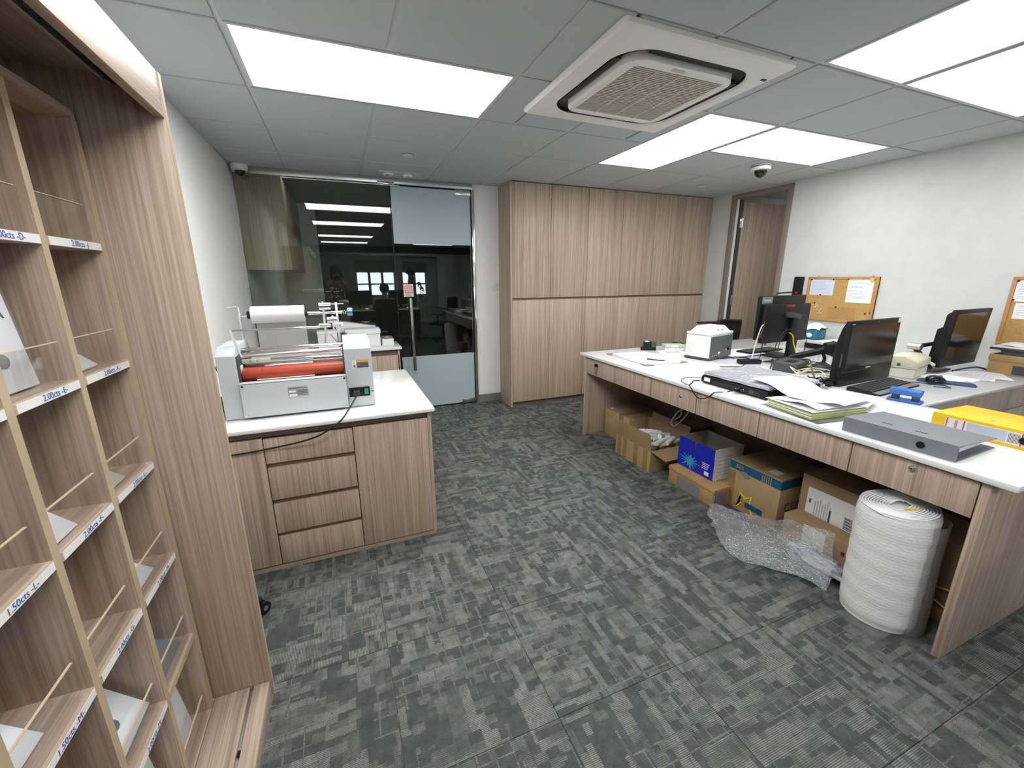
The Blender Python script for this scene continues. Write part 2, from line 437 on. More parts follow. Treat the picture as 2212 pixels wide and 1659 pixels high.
floor = struct('floor', B().box(XL-0.1, XR+1.4, YB-0.1, PY+0.1, -0.08, -0.006), plain('screed', (0.30, 0.30, 0.29, 1), 0.6))
TS, TX0, TY0 = 0.49, 0.352, -0.668
_tm = {}
def carpet_tile(x0, x1, y0, y1, k):
    key = (round(x1-x0, 3), round(y1-y0, 3), k % 2)
    w, d = (x1-x0), (y1-y0)
    if key not in _tm:
        a, b_ = (w, d) if k % 2 == 0 else (d, w)
        _tm[key] = mesh_from(B().box(-a/2+0.0006, a/2-0.0006, -b_/2+0.0006, b_/2-0.0006, -0.006, 0, 0.0012, seg=1), 'carpet_tile', M['carpet'])
    o = bpy.data.objects.new('carpet_tile', _tm[key]); COL.objects.link(o); o.parent = floor
    o.location = ((x0+x1)/2, (y0+y1)/2, random.uniform(-0.0006, 0.0)); o.rotation_euler = (0, 0, k*math.pi/2)
def tiles(xa, xb, ya, yb):
    i0 = math.floor((xa-TX0)/TS); j0 = math.floor((ya-TY0)/TS)
    for i in range(i0, math.ceil((xb-TX0)/TS)):
        for j in range(j0, math.ceil((yb-TY0)/TS)):
            x0, x1 = max(xa, TX0+i*TS), min(xb, TX0+(i+1)*TS); y0, y1 = max(ya, TY0+j*TS), min(yb, TY0+(j+1)*TS)
            if x1-x0 > 0.02 and y1-y0 > 0.02: carpet_tile(x0, x1, y0, y1, random.randint(0, 3))
tiles(XL, XR, -6.9, PY)

struct('wall_left', B().box(XL-0.12, XL, YB, PY, 0, H+0.2), M['wall'])
DY0, DY1, DZ = wl(0.985, 0)[0], wl(1.70, 0)[0], wl(0, 2.29)[1]     # doorway in the right wall
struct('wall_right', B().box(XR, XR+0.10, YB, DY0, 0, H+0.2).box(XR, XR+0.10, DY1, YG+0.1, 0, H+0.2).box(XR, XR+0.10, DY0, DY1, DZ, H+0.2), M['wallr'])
struct('wall_back', B().box(1.675, XR+0.1, YG, YG+0.1, 0, H+0.2), M['wall'])
# the room behind the glass: a pale end wall, then near-black walls painted for its unlit depth
struct('wall_pantry_end', B().box(XL-0.12, 0.13, PY, PY+0.1, 0, H+0.2), M['wall'])
struct('wall_pantry_painted_shade', B().box(0.13, 2.5, PY, PY+0.1, 0, H+0.2).box(2.4, 2.5, YG+0.1, PY, 0, H+0.2), M['dwall'])
# the little space behind the wooden door
struct('wall_store', B().box(XR+0.1, XR+1.4, DY1+0.16, DY1+0.26, 0, H+0.2).box(XR+1.3, XR+1.4, 0.2, DY1+0.2, 0, H+0.2).box(XR+0.1, XR+1.4, 0.1, 0.2, 0, H+0.2), M['wall'])
# far end with windows
WX = [(1.10, 1.62), (1.66, 2.17), (2.21, 2.72), (3.05, 3.55), (3.62, 4.12)]
wr = B().box(XL-0.1, XR+0.1, YB-0.12, YB, 0, 0.62).box(XL-0.1, XR+0.1, YB-0.12, YB, 1.66, H+0.2)
edges = [XL-0.1] + [v for p in WX for v in p] + [XR+0.1]
for a, b in zip(edges[0::2], edges[1::2]): wr.box(a, b, YB-0.12, YB, 0.62, 1.66)
struct('wall_rear', wr, M['wall'])
for k, (a, b) in enumerate(WX):
    w = struct('window_%d' % (k+2), B().box(a, b, YB-0.07, YB-0.03, 0.62, 0.66).box(a, b, YB-0.07, YB-0.03, 1.62, 1.66).box(a, a+0.035, YB-0.07, YB-0.03, 0.66, 1.62).box(b-0.035, b, YB-0.07, YB-0.03, 0.66, 1.62).box(a+0.035, b-0.035, YB-0.07, YB-0.03, 1.10, 1.16), M['white'])
    obj('pane', B().box(a+0.035, b-0.035, YB-0.052, YB-0.048, 0.66, 1.10), M['pane'], w)
    obj('pane', B().box(a+0.035, b-0.035, YB-0.052, YB-0.048, 1.16, 1.62), M['pane'], w)
struct('trim_1', B().box(XL, XR, -7.15, -6.9, 2.13, H), M['dwall'])            # dark bulkhead half-way down the office

# skirtings
struct('baseboard_back', B().box(1.69, 1.962, YG-0.012, YG, 0, 0.085), M['base'])
struct('baseboard_left', B().box(XL, XL+0.012, 1.0, YG-0.02, 0, 0.085), M['base'])
struct('baseboard_right', B().box(XR-0.012, XR, DY1+0.05, 2.0, 0, 0.085), M['base'])

# ------------------------------------------------------------------ ceiling
ceil = struct('ceiling', B().box(XL-0.12, XR+1.5, YB-0.1, PY+0.1, H+0.02, H+0.10), M['ceil'])
LIGHTS = [(0, 1.2, 0, .6), (2.4, 3.0, 0, 1.2), (3.0, 4.2, 0, .6), (2.4, 3.0, -1.8, -.6), (3.0, 4.2, -1.2, -.6),
          (0, 1.2, -1.8, -1.2), (0, 1.2, -4.2, -3.6), (2.4, 3.6, -4.2, -3.6), (0, 1.2, -6.0, -5.4), (2.4, 3.6, -6.0, -5.4)]
AC = (1.37, 2.29, -0.585, 0.348)
ACH = (1.42, 2.24, -0.535, 0.298)                # hole for the air conditioner body
def inlight(x, y): return any(a < x < b and c < y < d for a, b, c, d in LIGHTS)
_cm = {}
def ctile(x0, x1, y0, y1):
    key = (round(x1-x0, 3), round(y1-y0, 3))
    if key not in _cm:
        w, d = x1-x0-0.017, y1-y0-0.017
        _cm[key] = mesh_from(B().box(-w/2, w/2, -d/2, d/2, 0, 0.022, 0.0025, seg=1), 'ceiling_tile', M['ceil'])
    o = bpy.data.objects.new('ceiling_tile', _cm[key]); COL.objects.link(o); o.parent = ceil
    o.location = ((x0+x1)/2, (y0+y1)/2, H-0.004 + random.uniform(-0.0008, 0.0008))
for i in range(-1, 8):
    for j in range(-12, 4):
        x0, x1, y0, y1 = max(XL, .6*i), min(XR, .6*i+.6), max(-6.9, .6*j), min(YG, .6*j+.6)
        if y1 <= y0 or inlight((x0+x1)/2, (y0+y1)/2): continue
        if x0 < ACH[1] and x1 > ACH[0] and y0 < ACH[3] and y1 > ACH[2]:
            a, b, c, d = max(x0, ACH[0]), min(x1, ACH[1]), max(y0, ACH[2]), min(y1, ACH[3])
            if a-x0 > 0.05: ctile(x0, a, y0, y1)
            if x1-b > 0.05: ctile(b, x1, y0, y1)
            if c-y0 > 0.05: ctile(a, b, y0, c)
            if y1-d > 0.05: ctile(a, b, d, y1)
            continue
        ctile(x0, x1, y0, y1)
for i in range(0, 8): obj('grid_bar', B().box(.6*i-.012, .6*i+.012, -6.9, YG, H+0.003, H+0.019), M['tbar'], ceil)
for j in range(-11, 4): obj('grid_bar', B().box(XL, XR, .6*j-.012, .6*j+.012, H+0.0035, H+0.0185), M['tbar'], ceil)
obj('grid_bar', B().box(XL, XR, YG-0.012, YG, H+0.002, H+0.02), M['tbar'], ceil)
obj('grid_bar', B().box(XL, XL+0.012, -6.9, YG, H+0.002, H+0.02), M['tbar'], ceil)
obj('grid_bar', B().box(XR-0.012, XR, -6.9, YG, H+0.002, H+0.02), M['tbar'], ceil)

LN = ['long ceiling light panel above the grey laminating machine', 'ceiling light panel running front to back beside the air conditioner', 'long ceiling light panel beside the dome camera near the wooden door',
      'ceiling light panel running off the top edge of the photo', 'long ceiling light panel in the top right corner of the photo',
      'nearest mirrored light panel over the photographer in the glass', 'mirrored light panel on the left, third row in the glass', 'mirrored light panel on the right, third row in the glass',
      'mirrored light panel on the left, farthest row in the glass', 'mirrored light panel on the right, farthest row in the glass']
LK = [1.22, .72, .62, .52, .46, 1.15, 1.0, .8, 1.0, .8]      # per-panel output, set to even out brightness across the room
for (a, b, c, d), lb, lk in zip(LIGHTS, LN, LK):
    t = thing('ceiling_light', lb, 'ceiling light', ((a+b)/2, (c+d)/2, H-0.004), group='ceiling light panels')
    a, b, c, d = a+.012, b-.012, c+.012, d-.012; f = 0.013
    obj('frame', B().box(a, b, c, c+f, H-.004, H+.018).box(a, b, d-f, d, H-.004, H+.018).box(a, a+f, c+f, d-f, H-.004, H+.018).box(b-f, b, c+f, d-f, H-.004, H+.018), M['tbar'], t)
    obj('diffuser', B().box(a+f, b-f, c+f, d-f, H+.002, H+.006), emit('lit_diffuser', LAMP_COL, LAMP*lk), t, False)

# lamps of the two side rooms, out of sight above the door heads
for nm, lb, (a, b, c, d), k in (('ceiling_light', 'small ceiling light of the room behind the glass, above the partition rail', (-.2, 1.0, 2.42, 2.68), 1.5), ('ceiling_light', 'small ceiling light of the store room beyond the wooden door', (XR+.5, XR+1.0, .45, .95), 3.0)):
    t = thing(nm, lb, 'ceiling light', ((a+b)/2, (c+d)/2, H-.01))
    obj('frame', B().box(a-.015, b+.015, c-.015, c, H-.004, H+.018).box(a-.015, b+.015, d, d+.015, H-.004, H+.018).box(a-.015, a, c, d, H-.004, H+.018).box(b, b+.015, c, d, H-.004, H+.018), M['tbar'], t)
    obj('diffuser', B().box(a, b, c, d, H+.002, H+.006), emit('side_room_diffuser_%g' % k, LAMP_COL, k), t, False)

# ------------------------------------------------------------------ cassette air conditioner
t = thing('air_conditioner', 'white ceiling cassette air conditioner with a ribbed grille', 'air conditioner', (1.83, -0.118, 2.27))
def rrect(x0, x1, y0, y1, r, n=8):
    P = []
    for cx, cy, a0 in ((x1-r, y1-r, 0), (x0+r, y1-r, 90), (x0+r, y0+r, 180), (x1-r, y0+r, 270)):
        for k in range(n+1):
            a = math.radians(a0 + 90*k/n); P.append((cx+r*math.cos(a), cy+r*math.sin(a)))
    return P
def ring(b, outer, inner, z_o, z_i, mi=0):
    n = len(outer); bm = b.bm
    O = [bm.verts.new((x, y, z_o)) for x, y in outer]; I = [bm.verts.new((x, y, z_i)) for x, y in inner]
    for k in range(n):
        f = bm.faces.new((O[k], O[(k+1) % n], I[(k+1) % n], I[k])); f.material_index = mi
    return b
cx, cy = 1.83, -0.118
def R(h, r): return rrect(cx-h, cx+h, cy-h, cy+h, r)
p = B()
ring(p, R(.462, .018), R(.462, .018), H-.004, H-.022); ring(p, R(.462, .018), R(.452, .018), H-.022, H-.03)
ring(p, R(.452, .018), R(.372, .16), H-.03, H-.038); ring(p, R(.372, .16), R(.362, .15), H-.038, H-.028)
obj('fascia', p, M['acw'], t)
obj('air_slot', ring(B(), R(.362, .15), R(.29, .10), H-.016, H-.008), M['black'], t)
obj('louvre', B().box(cx-.24, cx+.24, cy-.352, cy-.318, H-.028, H-.024, .001), M['black'], t)
obj('louvre', B().box(cx-.24, cx+.24, cy+.318, cy+.352, H-.028, H-.024, .001), M['black'], t)
obj('louvre', B().box(cx-.352, cx-.318, cy-.24, cy+.24, H-.028, H-.024, .001), M['black'], t)
obj('louvre', B().box(cx+.318, cx+.352, cy-.24, cy+.24, H-.028, H-.024, .001), M['black'], t)
p = B(); ring(p, R(.306, .10), R(.304, .098), H-.010, H-.044); ring(p, R(.304, .098), R(.29, .09), H-.044, H-.05); ring(p, R(.29, .09), R(.262, .03), H-.05, H-.052); ring(p, R(.262, .03), R(.25, .006), H-.052, H-.046)
pan = obj('return_panel', p, M['acw'], t)
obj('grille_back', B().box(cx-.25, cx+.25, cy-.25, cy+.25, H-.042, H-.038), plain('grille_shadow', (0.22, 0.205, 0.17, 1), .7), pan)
for k in range(34):
    y = cy - .243 + k*.01473
    obj('slat', B().box(cx-.25, cx+.25, y-.0042, y+.0042, H-.048, H-.043), M['acg'], pan, False)
for k in range(3):
    x = cx - .125 + k*.125
    obj('grille_bar', B().box(x-.005, x+.005, cy-.25, cy+.25, H-.0495, H-.047), M['acg'], pan, False)
for x, y in ((cx-.05, cy-.285), (cx+.05, cy+.285)): obj('catch', B().box(x-.035, x+.035, y-.008, y+.008, H-.0525, H-.05, .001), M['acg'], pan)
obj('receiver', B().box(cx+.398, cx+.425, cy-.345, cy-.33, H-.0375, H-.034), M['char'], t)

# ------------------------------------------------------------------ ceiling fittings
def dome(x, y, label, z=H-.004, r=.06, surf=False):
    t = thing('dome_camera', label, 'camera', (x, y, z-.1), group='dome cameras')
    obj('housing', B().lathe([(r*.9, z), (r, z-.008), (r, z-.03), (r*.94, z-.042), (r*.7, z-.046)], (x, y, 0), 28), M['white'], t)
    if surf: obj('collar', B().lathe([(r*.88, z-.03), (r*.9, z-.034), (r*.9, z-.052), (r*.8, z-.054)], (x, y, 0), 28), M['white'], t)
    b0 = z-.044
    obj('bubble', B().lathe([(r*.66, b0)] + [(r*.66*math.cos(a), b0 - r*.75*math.sin(a)) for a in [k*math.pi/16 for k in range(1, 8)]] + [(.002, b0-r*.75)], (x, y, 0), 24), M['gloss'], t)
    obj('band', B().lathe([(r*1.005, z-.012), (r*1.01, z-.016), (r*1.005, z-.02)], (x, y, 0), 28), M['char'] if not surf else M['white'], t)
dome(3.75, 0.716, 'white dome camera on the ceiling in front of the wooden door', r=.075)
dome(-.345, 2.265, 'small white dome camera in the corner above the glass partition', r=.062, surf=True)
for x, y, lb in ((0.907, 1.502, 'round flush sprinkler cap above the glass door'), (3.932, 1.528, 'round flush sprinkler cap above the tall wall cabinets')):
    t = thing('sprinkler_cap', lb, 'sprinkler', (x, y, H-.02), group='sprinkler caps')
    obj('cover', B().lathe([(.03, H-.004), (.042, H-.0075), (.042, H-.012), (.039, H-.014), (.002, H-.0145)], (x, y, 0), 24), M['tbar'], t)
    obj('rim', B().lathe([(.0445, H-.0035), (.047, H-.006), (.044, H-.0075)], (x, y, 0), 24), M['grey'], t)
t = thing('emergency_light', 'grey twin-spot emergency light on the ceiling above the glass door', 'emergency light', (.92, 2.11, H-.03))
obj('plate', B().box(.745, 1.095, 2.05, 2.17, H-.014, H-.004, .004), M['lgrey'], t)
for x in (.83, 1.0):
    s_ = obj('spot', B().lathe([(.042, H-.014), (.046, H-.018), (.04, H-.03), (.028, H-.032)], (x, 2.11, 0), 20), M['white'], t)
    obj('lens', B().lathe([(.027, H-.031), (.02, H-.034), (.002, H-.035)], (x, 2.11, 0), 16), M['chrome'], s_)

# ------------------------------------------------------------------ glass partition and door
w = struct('window_1', B().box(XL, 1.675, YG-.03, YG+.03, 2.262, H-.001, .003), M['steel'])
obj('side_channel', B().box(XL, XL+.012, YG-.02, YG+.02, 0.02, 2.262), M['steel'], w)
obj('side_channel', B().box(1.662, 1.688, YG-.032, YG+.03, 0, 2.262, .002), M['chrome'], w)
obj('floor_channel', B().box(XL, .85, YG-.02, YG+.02, 0, .02), M['steel'], w)
obj('pane', B().box(XL+.012, .853, YG-.005, YG+.005, .02, 2.262), M['glass'], w, False)
obj('transom_catch', B().box(.75, .90, YG-.034, YG-.028, 2.256, 2.28, .001), M['chrome'], w)
d = struct('door_1', B().box(.862, 1.658, YG-.006, YG+.006, .012, 2.255), M['glass'], False)
obj('edge_strip', B().box(.855, .863, YG-.006, YG+.006, .012, 2.255), M['black'], d)
obj('edge_strip', B().box(1.652, 1.661, YG-.008, YG+.008, .012, 2.255), M['black'], d)
obj('frosted_film', B().box(.866, 1.652, YG-.0085, YG-.0065, 1.725, 2.248), M['frost'], d)
obj('frosted_film', B().box(.866, 1.652, YG-.0085, YG-.0065, .02, .588), M['frost'], d)
obj('patch_fitting', B().box(1.495, 1.658, YG-.018, YG+.018, 2.205, 2.256, .002), M['steel'], d)
obj('patch_fitting', B().box(1.50, 1.658, YG-.018, YG+.018, .012, .062, .002), M['steel'], d)
h = obj('pull_handle', B().cyl((.985, YG-.06, .45), (.985, YG-.06, 1.20), .0155, n=20), M['chrome'], d)
for z in (.62, 1.06): obj('standoff', B().cyl((.985, YG-.06, z), (.985, YG-.004, z), .009, n=12), M['chrome'], h)
obj('handle_sleeve', B().cyl((.985, YG-.06, .45), (.985, YG-.06, .58), .0162, n=20), plain('handle_film', (.18, .165, .14, 1), .35, .6), h)
s_ = obj('pull_sign', B().box(.925, 1.025, YG-.011, YG-.009, 1.21, 1.335, .0005), M['white'], d)
obj('red_field', B().box(.934, 1.016, YG-.0118, YG-.0108, 1.243, 1.325), plain('sign_red', (.80, .30, .27, 1), .5), s_)
text('sign_character', '拉', .068, axes((1, 0, 0), (0, 0, 1), (.975, YG-.0124, 1.284)), M['white'], s_)
text('sign_word', 'PULL', .027, axes((1, 0, 0), (0, 0, 1), (.975, YG-.0118, 1.226)), M['ink'], s_, .0006)
t = thing('light_switch', 'white light switch on the wall between the glass door and tall cabinets', 'switch', (1.91, YG-.01, 1.255))
pl = obj('plate', B().box(1.87, 1.957, YG-.009, YG, 1.252, 1.338, .002), M['white'], t)
obj('rocker', B().box(1.885, 1.905, YG-.013, YG-.009, 1.28, 1.31, .001), M['white'], t)
obj('rocker', B().box(1.922, 1.942, YG-.013, YG-.009, 1.28, 1.31, .001), M['white'], t)

# hanging cabinet behind the glass
t = thing('pantry_cabinet', 'olive-looking wooden hanging cabinet seen behind the glass partition', 'cabinet', (-.25, 3.3, 1.475))
obj('body', B().box(XL+.004, -.085, 2.45, 4.25, 1.475, 2.285), M['wz'], t)
obj('end_panel', B().box(XL+.004, -.068, 2.43, 2.449, 1.475, 2.285), M['wz'], t)
for k in range(4): obj('door', B().box(-.084, -.066, 2.452+k*.45, 2.898+k*.45, 1.478, 2.282, .001), M['wz'], t)

# ------------------------------------------------------------------ wooden door in the right wall
fy0, fy1 = DY0, DY1
d2 = struct('door_2', B().box(XR-.012, XR+.112, fy0-.0, fy0+.055, 0, DZ, .002).box(XR-.012, XR+.112, fy1-.055, fy1, 0, DZ, .002).box(XR-.012, XR+.112, fy0+.055, fy1-.055, DZ-.05, DZ, .002), M['frame'])
ang = math.radians(88)
# leaf hinged at the far jamb, swung out of the room
lm = Matrix.Translation((XR+.118, fy1-.062, 0)) @ Matrix.Rotation(ang, 4, 'Z')
leaf = obj('leaf', B().box(0, .042, -.72, 0, .01, 2.225, .001).tf(lm), M['wz'], d2)
obj('leaf_edge', B().box(-.0012, .043, -.001, .003, .01, 2.225).tf(lm), M['frame'], leaf)
for z in (.3, 1.12, 2.0):
    obj('hinge', B().box(XR+.085, XR+.128, fy1-.066, fy1-.056, z-.055, z+.055, .001).cyl((XR+.126, fy1-.062, z-.055), (XR+.126, fy1-.062, z+.055), .007, n=10), M['chrome'], leaf)
obj('jamb_seal', B().box(XR+.018, XR+.052, fy1-.058, fy1-.0552, .0, DZ-.05), M['wall'], d2)
obj('jamb_stop', B().box(XR+.058, XR+.105, fy1-.062, fy1-.0552, .0, DZ-.05), plain('jamb_dark', (.06, .05, .045, 1), .5), d2)
# ------------------------------------------------------------------ tall built-in cabinets on the back wall
t = thing('wall_cabinet', 'tall wall of grey-brown laminate cabinets at the back of the room', 'cabinet', (3.3, 2.18, 0))
obj('body', B().box(1.985, XR-.001, 2.03, YG-.001, .06, H-.006), M['dark'], t)
obj('side_panel', B().box(1.965, 1.984, 2.012, YG-.001, .0, H-.006), M['wz'], t)
obj('plinth', B().box(1.985, XR-.001, 2.04, 2.06, 0, .06), M['rail'], t)
obj('rail', B().box(1.985, XR-.001, 2.026, 2.03, 1.14, 1.20), M['rail'], t)
cx_ = [1.984, 2.424, 2.870, 3.319, 3.763, 4.205, XR-.002]
for a, b in zip(cx_[:-1], cx_[1:]):
    obj('upper_door', B().box(a+.002, b-.002, 2.01, 2.028, 1.187, H-.012, .001), M['wz'], t)
    obj('lower_door', B().box(a+.002, b-.002, 2.01, 2.028, .05, 1.163, .001), M['wz'], t)

# ------------------------------------------------------------------ counter with drawers under the laminator
t = thing('counter_cabinet', 'wood laminate counter cabinet with four drawers below the laminating machine', 'cabinet', (.13, .48, 0))
obj('body', B().box(XL+.012, .675, .021, .96, .03, .728), M['dark'], t)
obj('side_panel', B().box(.676, .694, .0, .96, .022, .728), M['wz'], t)
obj('plinth', B().box(XL+.012, .692, .004, .96, 0, .022), plain('plinth_tan', (.40, .31, .23, 1), .5, var=.1), t)
obj('top_rail', B().box(XL+.012, .692, .012, .03, .695, .728), M['rail'], t)
obj('door', B().box(XL+.012, -.0795, 0, .019, .03, .69, .001), M['wz'], t)
obj('door', B().box(.3095, .675, 0, .019, .028, .69, .001), M['wz'], t)
for z0, z1 in ((.565, .69), (.378, .545), (.20, .358), (.03, .182)):
    obj('drawer', B().box(-.0755, .3055, 0, .019, z0, z1-.004, .001), M['wz'], t)
for z in (.545, .358, .182): obj('finger_rail', B().box(-.077, .307, .014, .02, z-.004, z+.022), M['rail'], t)
single('stone_worktop', B().box(XL+.001, .712, -.03, .985, .729, .75, .006), M['quartz'], 'white stone counter top under the grey laminating machine', 'worktop')

# second counter in front of the glass
t = thing('counter_cabinet', 'far wood laminate counter cabinet standing against the glass partition', 'cabinet', (.18, 2.1, 0))
obj('body', B().box(XL+.012, .79, 1.95, YG-.025, .04, .744), M['dark'], t)
obj('side_panel', B().box(.775, .793, 1.925, YG-.025, 0, .744), M['wz'], t)
obj('top_rail', B().box(XL+.012, .775, 1.94, 1.95, .69, .744), M['rail'], t)
for k in range(3):
    a = XL+.014+k*.401
    obj('door', B().box(a, a+.398, 1.925, 1.944, .05, .69, .001), M['wz'], t)
obj('plinth', B().box(XL+.012, .775, 1.945, 1.96, 0, .045), M['rail'], t)
single('stone_worktop', B().box(XL+.001, .815, 1.905, YG-.022, .745, .768, .005), M['quartz'], 'white stone counter top running along the glass partition', 'worktop')

# ------------------------------------------------------------------ pigeonhole bookcase on the left
YE = -.703; YN = -2.62                          # far end panel and near end
t = thing('pigeonhole_bookcase', 'wooden bookcase with labelled pigeonholes and a deep frame on the left', 'bookcase', (-.25, -1.6, 0))
obj('end_panel', B().box(XL+.002, -.036, YE-.001, YE+.018, 0, 1.875, .0008), [M['wz']], t)
obj('edge_band', B().box(-.0365, -.0345, YE-.0005, YE+.0175, 0.001, 1.874), M['wedge'], t)
obj('end_panel', B().box(XL+.002, -.036, YN-.018, YN, 0, 1.875), M['wz'], t)
obj('fascia', B().box(-.058, -.037, YN, YE-.002, 1.776, 1.875, .001), M['wy'], t)
obj('top_board', B().box(XL+.002, -.058, YN, YE-.002, 1.855, 1.874), M['wy'], t)
tr = obj('top_track', B().box(-.125, -.075, YN, YE-.002, 1.835, 1.855), M['black'], t)
obj('track_lip', B().box(-.104, -.096, YN, YE-.04, 1.824, 1.845), M['alu'], tr)
obj('track_lip', B().box(-.128, -.122, YN, YE-.04, 1.826, 1.845), M['alu'], tr)
obj('plinth_front', B().box(-.088, -.042, YN, YE-.002, 0, .058, .001), M['wy'], t)
obj('plinth_board', B().box(-.198, -.100, YN, YE-.002, 0, .058, .001), M['wy'], t)
gr = obj('floor_track', B().box(-.0995, -.0885, YN, YE-.006, .0, .045), M['alu'], t)
obj('track_stop', B().box(-.0975, -.0905, -.93, -.915, .045, .054), M['black'], gr)
obj('back_panel', B().box(XL+.002, XL+.010, YN, YE-.002, 0, 1.855), M['wz'], t)
SX0, SX1 = XL+.010, -.2
UY = [-.745 - .2125*k for k in range(9)]        # centres of the uprights
ST = [1.482, 1.2015, .922, .641, .358]          # tops of the shelves
def upright(y, w=.010):
    u = obj('upright', B().box(SX0, SX1-.002, y-w, y+w, .058, 1.745), M['wz'], t)
    obj('edge_band', B().box(SX1-.002, SX1, y-w, y+w, .058, 1.745), M['wedge'], u)
upright(-.7305, .012)
for y in UY[1:]: upright(y)
obj('bottom_shelf', B().box(SX0, SX1, YN, YE-.002, .030, .058), M['wy'], t)
s_ = obj('top_shelf', B().box(SX0, SX1, YN, YE-.02, 1.745, 1.765), M['wy'], t)
LAB = [['J', 'K', 'L', 'M', None], ['D', 'E', 'F', 'G', 'H'], ['J', 'K', 'L', 'M', 'N'], ['D', 'E', 'F', 'G', 'H']]
ya = -.7305-.012
for c in range(8):
    yb = UY[c+1]
    y1 = (ya if c == 0 else UY[c]-.010); y0 = yb+.010
    for r, z in enumerate(ST + [.058]):
        if z > .1:
            sh = obj('shelf', B().box(SX0, SX1-.001, y0, y1, z-.018, z), M['wy'], t)
            obj('edge_band', B().box(SX1-.001, SX1+.0005, y0, y1, z-.018, z), M['wedge'], sh)
            lt = LAB[min(c, 3)][r]
            if lt:
                lb_ = obj('shelf_label', B().box(SX1+.0008, SX1+.0016, y0+.004, y1-.003, z-.017, z-.001), M['white'], sh)
                pre = '2.00cts' if c < 2 else '1.50cts'
                text('label_text', '%s -%s-' % (pre, lt), .0175, axes((0, 1, 0), (0, 0, 1), (SX1+.0019, (y0+y1)/2+.012, z-.009)), M['inkblue'], lb_, .0002)
        g_ = obj('acrylic_guard', B().box(SX1-.011, SX1-.007, y0+.002, y1-.02, z, z+.080), M['acryl'], t, False)
        obj('guard_edge', B().box(SX1-.0112, SX1-.0068, y0+.002, y1-.02, z+.080, z+.0815), M['acedge'], g_, False)

# certificates and booklets in the pigeonholes
def certificate(y0, y1, z, hgt, lean, label, xb=-.222, th=.006, gia=None, stone=True, sheets=1, sleeve=True, name='certificate_folder', mat_='paper', grp='certificates in the pigeonholes'):
    # local frame: u across (along +y), v up the card, leaning back into the shelf
    t = thing(name, label, 'certificate', (xb, (y0+y1)/2, z + sheets*(th+.002)*math.sin(lean)), group=grp, local=True)
    m = Matrix.Rotation(-lean, 4, 'Y'); w = (y1-y0)/2
    for k in range(sheets):
        xo = -k*(th+.002)
        obj('card', B().box(xo-th, xo, -w+.004*k, w+.003*k, .0, hgt+.004*(k % 2), .0008).tf(m), M[mat_], t)
        if sleeve: obj('sleeve', B().box(xo-th-.0008, xo+.0008, -w-.004+.004*k, w+.005+.003*k, .0005, hgt+.010+.004*(k % 2)).tf(m), M['sleeve'], t, False)
    if stone:
        obj('stone_picture', B().lathe([(.0165, 0), (.014, .0006), (.004, .0009)], (0, 0, 0), 10).tf(Matrix.Translation((.0012, .004, hgt*.27)) @ Matrix.Scale(.8, 4, (0, 0, 1)) @ Matrix.Rotation(math.pi/2, 4, 'Y')).tf(m), M['gstone'], t)
    if gia: text('printed_letters', gia, .026, m @ axes((0, 1, 0), (0, 0, 1), (.0016, w*.42, hgt*.66)), M['ink'], t, .0003)
    return t
certificate(-1.155, -1.012, 1.202, .205, .10, 'thick stack of white certificate folders in clear sleeves in pigeonhole E', -.236, .009, 'GIA', True, 4)
certificate(-.940, -.826, 1.202, .15, .85, 'white certificate card leaning back in pigeonhole K', -.224)
certificate(-.940, -.836, .922, .13, .95, 'clear sleeve with a small white card in pigeonhole L', -.222, .004, None, False, 1, True, mat_='creaml')
certificate(-.938, -.815, .641, .12, .95, 'white card with a stone picture lying in pigeonhole M', -.222)
certificate(-1.150, -1.062, .922, .16, .80, 'white certificate card with grey stone picture in pigeonhole F', -.216)
certificate(-1.150, -.985, .358, .19, .75, 'white certificate folder with printed letters in the pigeonhole below G', -.224, .016, 'GIA', True, 2)
certificate(-1.366, -1.262, .641, .18, .80, 'white certificate card in the leftmost pigeonhole of the row with M', -.232)
certificate(-.936, -.770, .358, .15, 1.1, 'grey plastic wallet lying in the unlabelled pigeonhole', -.224, .003, None, False, 1, True, mat_='gbind')
certificate(-.935, -.785, .06, .205, .12, 'stack of white booklets in clear covers in the lowest right pigeonhole', -.236, .010, None, False, 4)
certificate(-1.150, -.990, .06, .20, .10, 'booklets with a barcode label in the lowest pigeonhole beside the divider', -.236, .010, None, False, 3)

